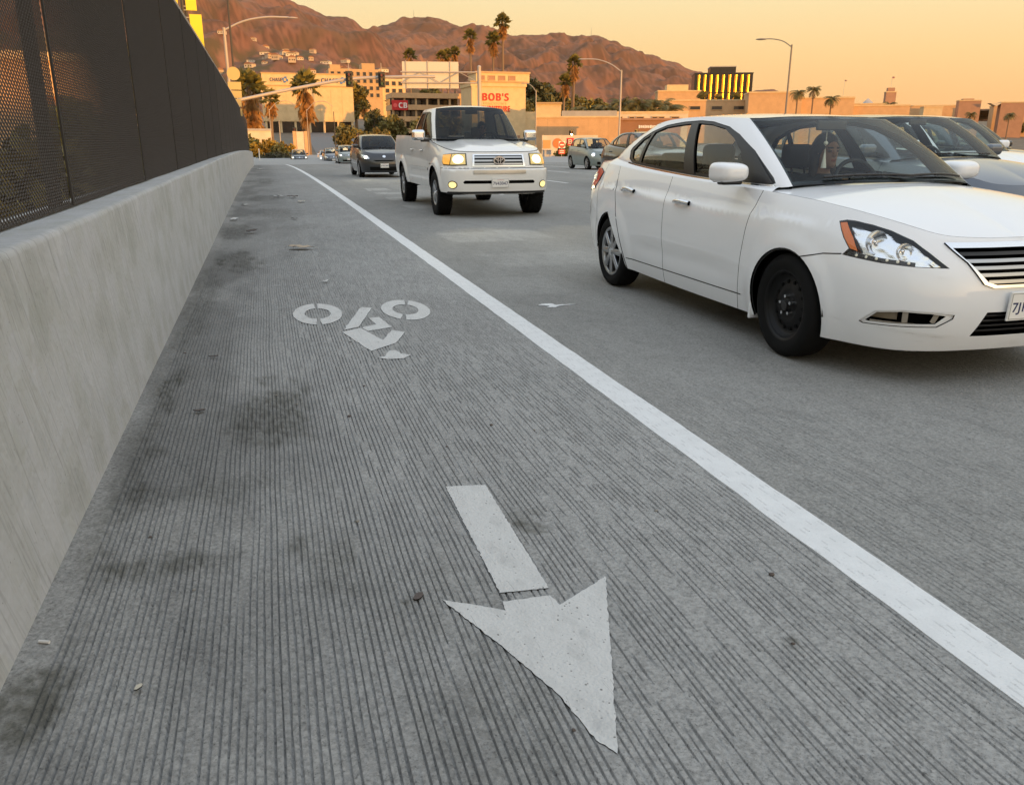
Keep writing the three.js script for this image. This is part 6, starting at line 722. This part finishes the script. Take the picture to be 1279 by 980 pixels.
// feather palm: thick trunk, arching fronds with leaflets
function datePalm(seed, h, rc) {
  const R = rng(seed), g = new THREE.Group(); mesh('trunk', gridGeo(16, 10, (u, v) => { const r = .26 * (1.15 - .25 * u) * (1 + .12 * noise2(u * 40, v * 8)), a = v * 6.283; return [Math.cos(a) * r, h * u, Math.sin(a) * r]; }), BARK, g);
  const s = leafSet(), q = leafSet(); for (let i = 0; i < 46; i++) { const el0 = lerp(-.35, 1.35, R()), az = R() * 6.283, L = rc * (.8 + R() * .35), k = .75 + R() * .5, dead = el0 < -.1, col = dead ? [.26 * k, .17 * k, .08 * k] : [.15 * k, .13 * k, .04 * k], S = dead ? q : s; let p = [0, h, 0], el = el0; const side = [-Math.sin(az), 0, Math.cos(az)]; for (let j = 0; j < 9; j++) { const d = [Math.cos(el) * Math.cos(az), Math.sin(el), Math.cos(el) * Math.sin(az)], n = [0, 1, 2].map(a => p[a] + d[a] * L / 9); addQuad(S, p, n, [n[0], n[1] + .05, n[2]], [p[0], p[1] + .05, p[2]], col); if (j > 0) for (const e of [-1, 1]) for (let m = 0; m < 3; m++) { const b = [0, 1, 2].map(a => lerp(p[a], n[a], m / 3)), l = L * .24 * Math.sin(Math.PI * (j + m / 3) / 9.5) + .12, t = [0, 1, 2].map(a => b[a] + side[a] * e * l * .8 + d[a] * l * .6 - (a === 1 ? l * .45 : 0)); addTri(S, b, [0, 1, 2].map(a => b[a] + d[a] * .09), t, col); } p = n; el -= .16 + R() * .06; } }
  mesh('crown', leafGeo(s), LEAF, g); if (q.p.length) mesh('dead_leaf_skirt', leafGeo(q), LEAF, g); return g;
}
function tree(seed, h, rx, ry, col, leaf = .5, n = 2600) {
  const R = rng(seed), g = new THREE.Group(), br = []; const cy = h - ry; br.push(rod([0, 0, 0], [(R() - .5) * .3, cy * .9, (R() - .5) * .3], h * .035, h * .02, 8)); const s = leafSet(); const cl = [];
  for (let i = 0; i < 34; i++) { const a = R() * 6.283, u = R() * 2 - 1, k = Math.pow(R(), .4), w = Math.sqrt(1 - u * u); const c = [Math.cos(a) * w * rx * k * .86, cy + u * ry * k * .86, Math.sin(a) * w * rx * k * .86]; cl.push([...c, (.24 + R() * .2) * rx, .6 + R() * .8]); if (i < 12) br.push(rod([0, cy * (.55 + .3 * R()), 0], [c[0] * .8, c[1], c[2] * .8], h * .014, h * .005, 5)); }
  for (let i = 0; i < n; i++) { const c = cl[Math.floor(R() * cl.length)], a = R() * 6.283, u = R() * 2 - 1, w = Math.sqrt(1 - u * u), r = c[3] * Math.pow(R(), .35), p = [c[0] + Math.cos(a) * w * r, c[1] + u * r * .85, c[2] + Math.sin(a) * w * r], l = leaf * (.5 + R() * .7); const A = V(R() - .5, R() - .5, R() - .5).normalize().multiplyScalar(l), B = V(R() - .5, R() - .5, R() - .5).cross(A).normalize().multiplyScalar(l * .55), k = c[4] * (.75 + R() * .5), q = (sx, sy) => [p[0] + A.x * sx + B.x * sy, p[1] + A.y * sx + B.y * sy, p[2] + A.z * sx + B.z * sy]; addQuad(s, q(-1, 0), q(0, -1), q(1, 0), q(0, 1), col.map(v => v * k)); }
  mesh('trunk', br, BARK, g); mesh('crown', leafGeo(s), LEAF, g); return g;
}
function plant(o, name, label, category, x, z, turn, scale, group, y) { o = o.clone(); o.name = numbered(name); o.position.set(x, (y ?? deckY(z)) - .05, z); o.rotation.y = turn; o.scale.setScalar(scale); tag(o, label, category, group); scene.add(o); return o; }
{
  const F = [fanPalm(1, 30, 2.6, 1.0, .3), fanPalm(2, 22, 2.6, 1.2, .32), fanPalm(3, 11.6, 3.1, 1.7, .42), fanPalm(4, 16, 2.5, 1, .3)];
  const put = (k, x, z, topY, label, s) => { const h0 = [30, 22, 11.6, 16][k], y0 = deckY(z), sc = (topY - 1.6 - y0) / h0; const o = plant(F[k], 'fan_palm', label, 'palm tree', x, z, x * 1.7 + z, 1, 'fan palms'); o.scale.set(s ?? 1, sc, s ?? 1); const cr = s ?? 1; o.children.forEach(m => { if (m.name !== 'trunk') { m.scale.set(1, cr / sc, 1); m.position.y = h0 * (1 - cr / sc); } }); return o; };
  put(0, 62.4, -221.5, 32.2, 'tallest fan palm of the pair behind the furniture shop'); put(0, 59.8, -222.2, 28.0, 'shorter fan palm of the pair behind the furniture shop');
  put(1, 61.1, -252.7, 32.2, 'fan palm with a broad orange skirt left of the tall pair'); put(1, 58.4, -263, 28.6, 'small-headed fan palm next to the broad-skirted one', .85); put(1, 47, -276, 28.6, 'fan palm head showing above the left end of the sign panel'); put(1, 56.9, -274, 28.4, 'fan palm head showing above the right end of the sign panel', .9); put(0, 58.6, -274.5, 29.0, 'fan palm head close beside another above the sign panel', .9);
  put(1, 83.5, -225, 23.2, 'tall fan palm leaning above the orange wall'); put(3, 80.9, -226, 18.3, 'lower fan palm beside the leaning palm above the orange wall'); put(3, 85.5, -232, 21.5, 'fan palm close behind the leaning palm above the orange wall', .9);
  put(2, 9.05, -179.8, 13.6, 'thick fan palm with orange skirt in front of the bank', 1.15); put(2, -1.5, -170, 12.6, 'fan palm beside the sign post left of the bank', 1.2); put(3, 2.2, -210, 12.2, 'fan palm half hidden behind the sign post', 1.1);
  for (const [i, x, z, y] of [[0, 45.5, -245, 15], [1, 49.5, -244, 14.5], [2, 38.6, -262, 13.8], [3, 41, -262, 14.6], [4, 34.8, -300, 14]]) put(3, x, z, y, 'low fan palm in the row around the parking structure', .9);
  const P = [datePalm(21, 7.5, 3.4), datePalm(22, 9, 3.2)];
  [[72.8, -175.5, 9.6], [76.2, -174, 10.4], [79.4, -172.6, 10.8], [81.7, -171.5, 10], [84.8, -170, 9.6], [88, -180, 10.5], [69.5, -178, 9.4]].forEach(([x, z, y], i) => plant(P[i % 2], 'feather_palm', 'feather palm with arching fronds in the row above the brown shopfront', 'palm tree', x, z, i * 1.9, (y - deckY(z)) / ([9.4, 10.8][i % 2]), 'feather palms in a row'));
  [[136, -197.7, 14.6, 'leftmost palm of the clump in front of the orange walls, beside the lamp post', 0], [139.2, -195.5, 15.2, 'tallest palm of the clump in front of the orange walls', 1], [142.9, -192.8, 13.0, 'squat bushy palm of the clump in front of the orange walls', 0], [192.2, -230, 13.6, 'bushy palm in front of the small reddish tower', 0], [220, -225, 10.5, 'low palm on the skyline beside the wide reddish block', 1], [247, -236, 11, 'low palm on the skyline above the dark car', 0]].forEach(([x, z, y, l, k], i) => { const h0 = [7.5, 9][k], cs = .72, o = plant(P[k], 'feather_palm', l, 'palm tree', x, z, i * 2.3 + 1, 1), sc = (y - 1.6 - deckY(z)) / h0; o.scale.set(cs, sc, cs); o.children.forEach(m => { if (m.name !== 'trunk') { m.scale.set(1, cs / sc, 1); m.position.y = h0 * (1 - cs / sc); } }); });
  const T = [tree(31, 8, 4, 3.4, [.14, .12, .03], .5), tree(32, 11, 3, 4.6, [.075, .075, .025], .5), tree(33, 6, 3.4, 2.8, [.18, .14, .035], .42)];
  const tl = ['round olive-green tree', 'tall dark evergreen tree', 'low yellow-green tree'];
  const tr = (k, x, z, s, where, y) => plant(T[k], 'broad_tree', tl[k] + ' ' + where, 'tree', x, z, x * 3.1, s, 'trees along the far streets', y);
  tr(0, 18.5, -199, .8, 'on the rising street beside the bank'); tr(0, 22.6, -200, .62, 'between the bank and the parking structure'); tr(2, 27, -204, .85, 'behind the black hatchback'); tr(1, 27.5, -219, .9, 'above the black hatchback'); tr(0, 31.5, -215, 1.0, 'beside the red sign'); tr(2, 38.5, -205, 1.3, 'in front of the parking structure'); tr(0, 43, -206, 1.1, 'in front of the parking structure'); tr(0, 30, -330, 2.2, 'below the tan mid-rise block'); tr(1, 36, -340, 1.8, 'below the tan mid-rise block'); tr(1, 70, -360, 1.6, 'below the wing of the mid-rise block');
  [[70.5, -232, 1, 1.35], [74, -245, 1, 1.2], [77.5, -248, 0, 1.5], [81, -250, 1, 1.75], [84.5, -247, 1, 1.6], [89, -255, 0, 1.6], [94, -258, 1, 1.3], [99, -262, 0, 1.6], [104, -262, 1, 1.2], [110, -268, 0, 1.5], [66.5, -240, 0, 1.2]].forEach(q => tr(q[2], q[0], q[1], q[3], 'in the dark belt of trees between shop and glass tower'));
  tr(0, 133.5, -244, .42, 'on the set-back roof of the orange block', 12.8); tr(2, 138, -242, .42, 'on the set-back roof of the orange block', 12.6); tr(0, 143, -240, .4, 'on the set-back roof of the orange block', 12.6); tr(1, 260, -300, .7, 'on the skyline right of the small tower'); tr(0, 300, -280, .8, 'on the skyline near the low blocks');
  for (const [k, x, z, s] of [[0, -12, -70, 1.5], [1, -9.5, -62, 1.3], [0, -7.5, -48, 1.2], [2, -14, -54, 1.7], [0, -20, -60, 1.6], [1, -6.5, -80, 1.25], [0, -30, -66, 1.7], [2, -9, -38, 1.3]]) tr(k, x, z, s, 'growing below the bridge behind the mesh fence', -6.4);
  const B = [tree(41, 3.4, 1.25, 1.7, [.26, .17, .022], .22, 1700), tree(42, 2.6, 1.3, 1.3, [.11, .11, .028], .2, 1500), tree(43, 1.2, 1.0, .6, [.06, .055, .025], .14, 1000)];
  [[0, -.4, -106, .95, 'tall golden bush at the road end next to the parapet'], [0, .9, -107.5, 1.05, 'tall golden bush at the road end beside the thin pole'], [1, 1.9, -105.5, 1.0, 'dark green bush between the golden bushes at the road end'], [0, 2.8, -107, .9, 'golden bush at the road end next to the pylon'], [1, -1.6, -108, 1.4, 'green bush behind the end of the parapet'], [2, .2, -99.5, 1.1, 'low brown shrub in front of the golden bushes'], [2, 2.0, -100, 1.2, 'low shrub beside the far car with two headlights'], [2, 9.8, -100.5, 1, 'low green shrub at the foot of the dark slender pole'], [1, 36.2, -100.5, .9, 'thin bush against the white hoarding']].forEach(q => plant(B[q[0]], 'bush', q[4], 'bush', q[1], q[2], q[1], q[3]));
}
// ---------------------------------------------------------------- small litter on the deck
{
  const R = rng(77), papers = [mat(.62, .61, .58, .8), mat(.45, .36, .26, .9), mat(.10, .08, .07, .9), mat(.55, .50, .40, .9)];
  function scrap(seed, w, l, k) { const r = rng(seed); const pts = []; const n = 9; for (let i = 0; i < n; i++) { const a = i / n * 6.283, q = .7 + r() * .5; pts.push([Math.cos(a) * w * q, Math.sin(a) * l * q]); } const S = { P: (x, z) => [x, .004 + .02 * k * Math.abs(noise2(x * 18 + seed, z * 18)) + .01 * k, z], N: () => [0, 1, 0] }; return panelGeo(S, pts, [], { hem: .003, max: .03 }); }
  const put = (x, z, w, l, m, label, cat, k = 1) => { const o = mesh(cat === 'leaf' ? 'dead_leaf' : cat === 'stone' ? 'pebble' : 'litter_scrap', scrap(Math.round(x * 100 + z * 37) + 500, w, l, k), papers[m]); o.position.set(x, deckY(z), z); o.rotation.y = R() * 6; tag(o, label, cat); return o; };
  put(.34, -10.45, .16, .10, 1, 'large crumpled brown leaf on the bike lane', 'leaf', 1.8); put(-.26, -12.5, .11, .06, 2, 'dark crumpled scrap near the parapet', 'litter', 2); put(-.56, -14.7, .10, .06, 0, 'pale scrap lying against the parapet foot', 'litter', 1.5); put(.29, -20.6, .16, .10, 0, 'white paper scrap in a row of three on the bike lane, next to the parapet', 'litter', 1.6); put(.58, -20.2, .14, .12, 2, 'dark scrap between two pale ones on the bike lane', 'litter', 2); put(.70, -18.6, .14, .08, 3, 'pale scrap beside the dark one on the bike lane', 'litter', 1.5); put(-.45, -18, .10, .06, 0, 'small white scrap at the parapet foot', 'litter', 1.2); put(-.25, -46, .14, .12, 0, 'tiny white scrap close to the crest', 'litter', 2); put(.46, -7.85, .035, .025, 0, 'tiny white scrap short of the bicycle symbol', 'litter', 1); put(-.40, -1.88, .013, .009, 3, 'yellow leaf scrap near the parapet foot', 'leaf', .4); put(.40, -14.5, .07, .05, 2, 'small dark scrap in the bike lane ahead of the brown leaf', 'litter', 1.4); put(-.41, -4.1, .03, .016, 2, 'small black scrap near the parapet', 'litter', .8); put(-.40, -5.2, .028, .012, 2, 'thin black twig beside the parapet', 'litter', .8); put(.33, -2.11, .022, .012, 2, 'small dark leaf beside the arrow', 'leaf', .15);
  { const o = mesh('cigarette_end', [rod([0, .005, 0], [.028, .005, .012], .0045, .0045, 8)], papers[0]); o.position.set(-.685, 0, -2.17); tag(o, 'white cigarette end in the angle of parapet and lane', 'litter'); }
  for (let i = 0; i < 16; i++) { const x = [1.26, .57, 1.25, 1.1][i] ?? lerp(-.6, 1.55, R()), z = [-2.45, -1.45, -1.6, -3.4][i] ?? -1.3 - R() * 5, s = .004 + R() * .004; const g = new THREE.IcosahedronGeometry(s, 1); const p = g.attributes.position; for (let k = 0; k < p.count; k++) { const f = .75 + .5 * noise2(p.getX(k) * 300 + i, p.getZ(k) * 300); p.setXYZ(k, p.getX(k) * f * 1.3, p.getY(k) * f * .7, p.getZ(k) * f); } const o = mesh('pebble', g, i % 3 ? papers[2] : mat(.25, .24, .22, .9)); o.position.set(x, s * .4, z); tag(o, i % 3 ? 'tiny dark pebble lying on the grooved bike lane' : 'tiny grey pebble lying on the grooved bike lane', 'stone', 'pebbles on the bike lane'); }
  const bd = worn([[2.05, -6.24], [2.10, -6.29], [2.17, -6.27], [2.19, -6.215], [2.38, -6.19], [2.2, -6.17], [2.15, -6.12], [2.09, -6.13], [2.13, -6.19]], .012, .02, 55); tag(metreUV(flat('paint_splash', bd, .003, scene)), 'small splash of pale paint on the traffic lane', 'road marking');
}
renderer.render(scene, camera);
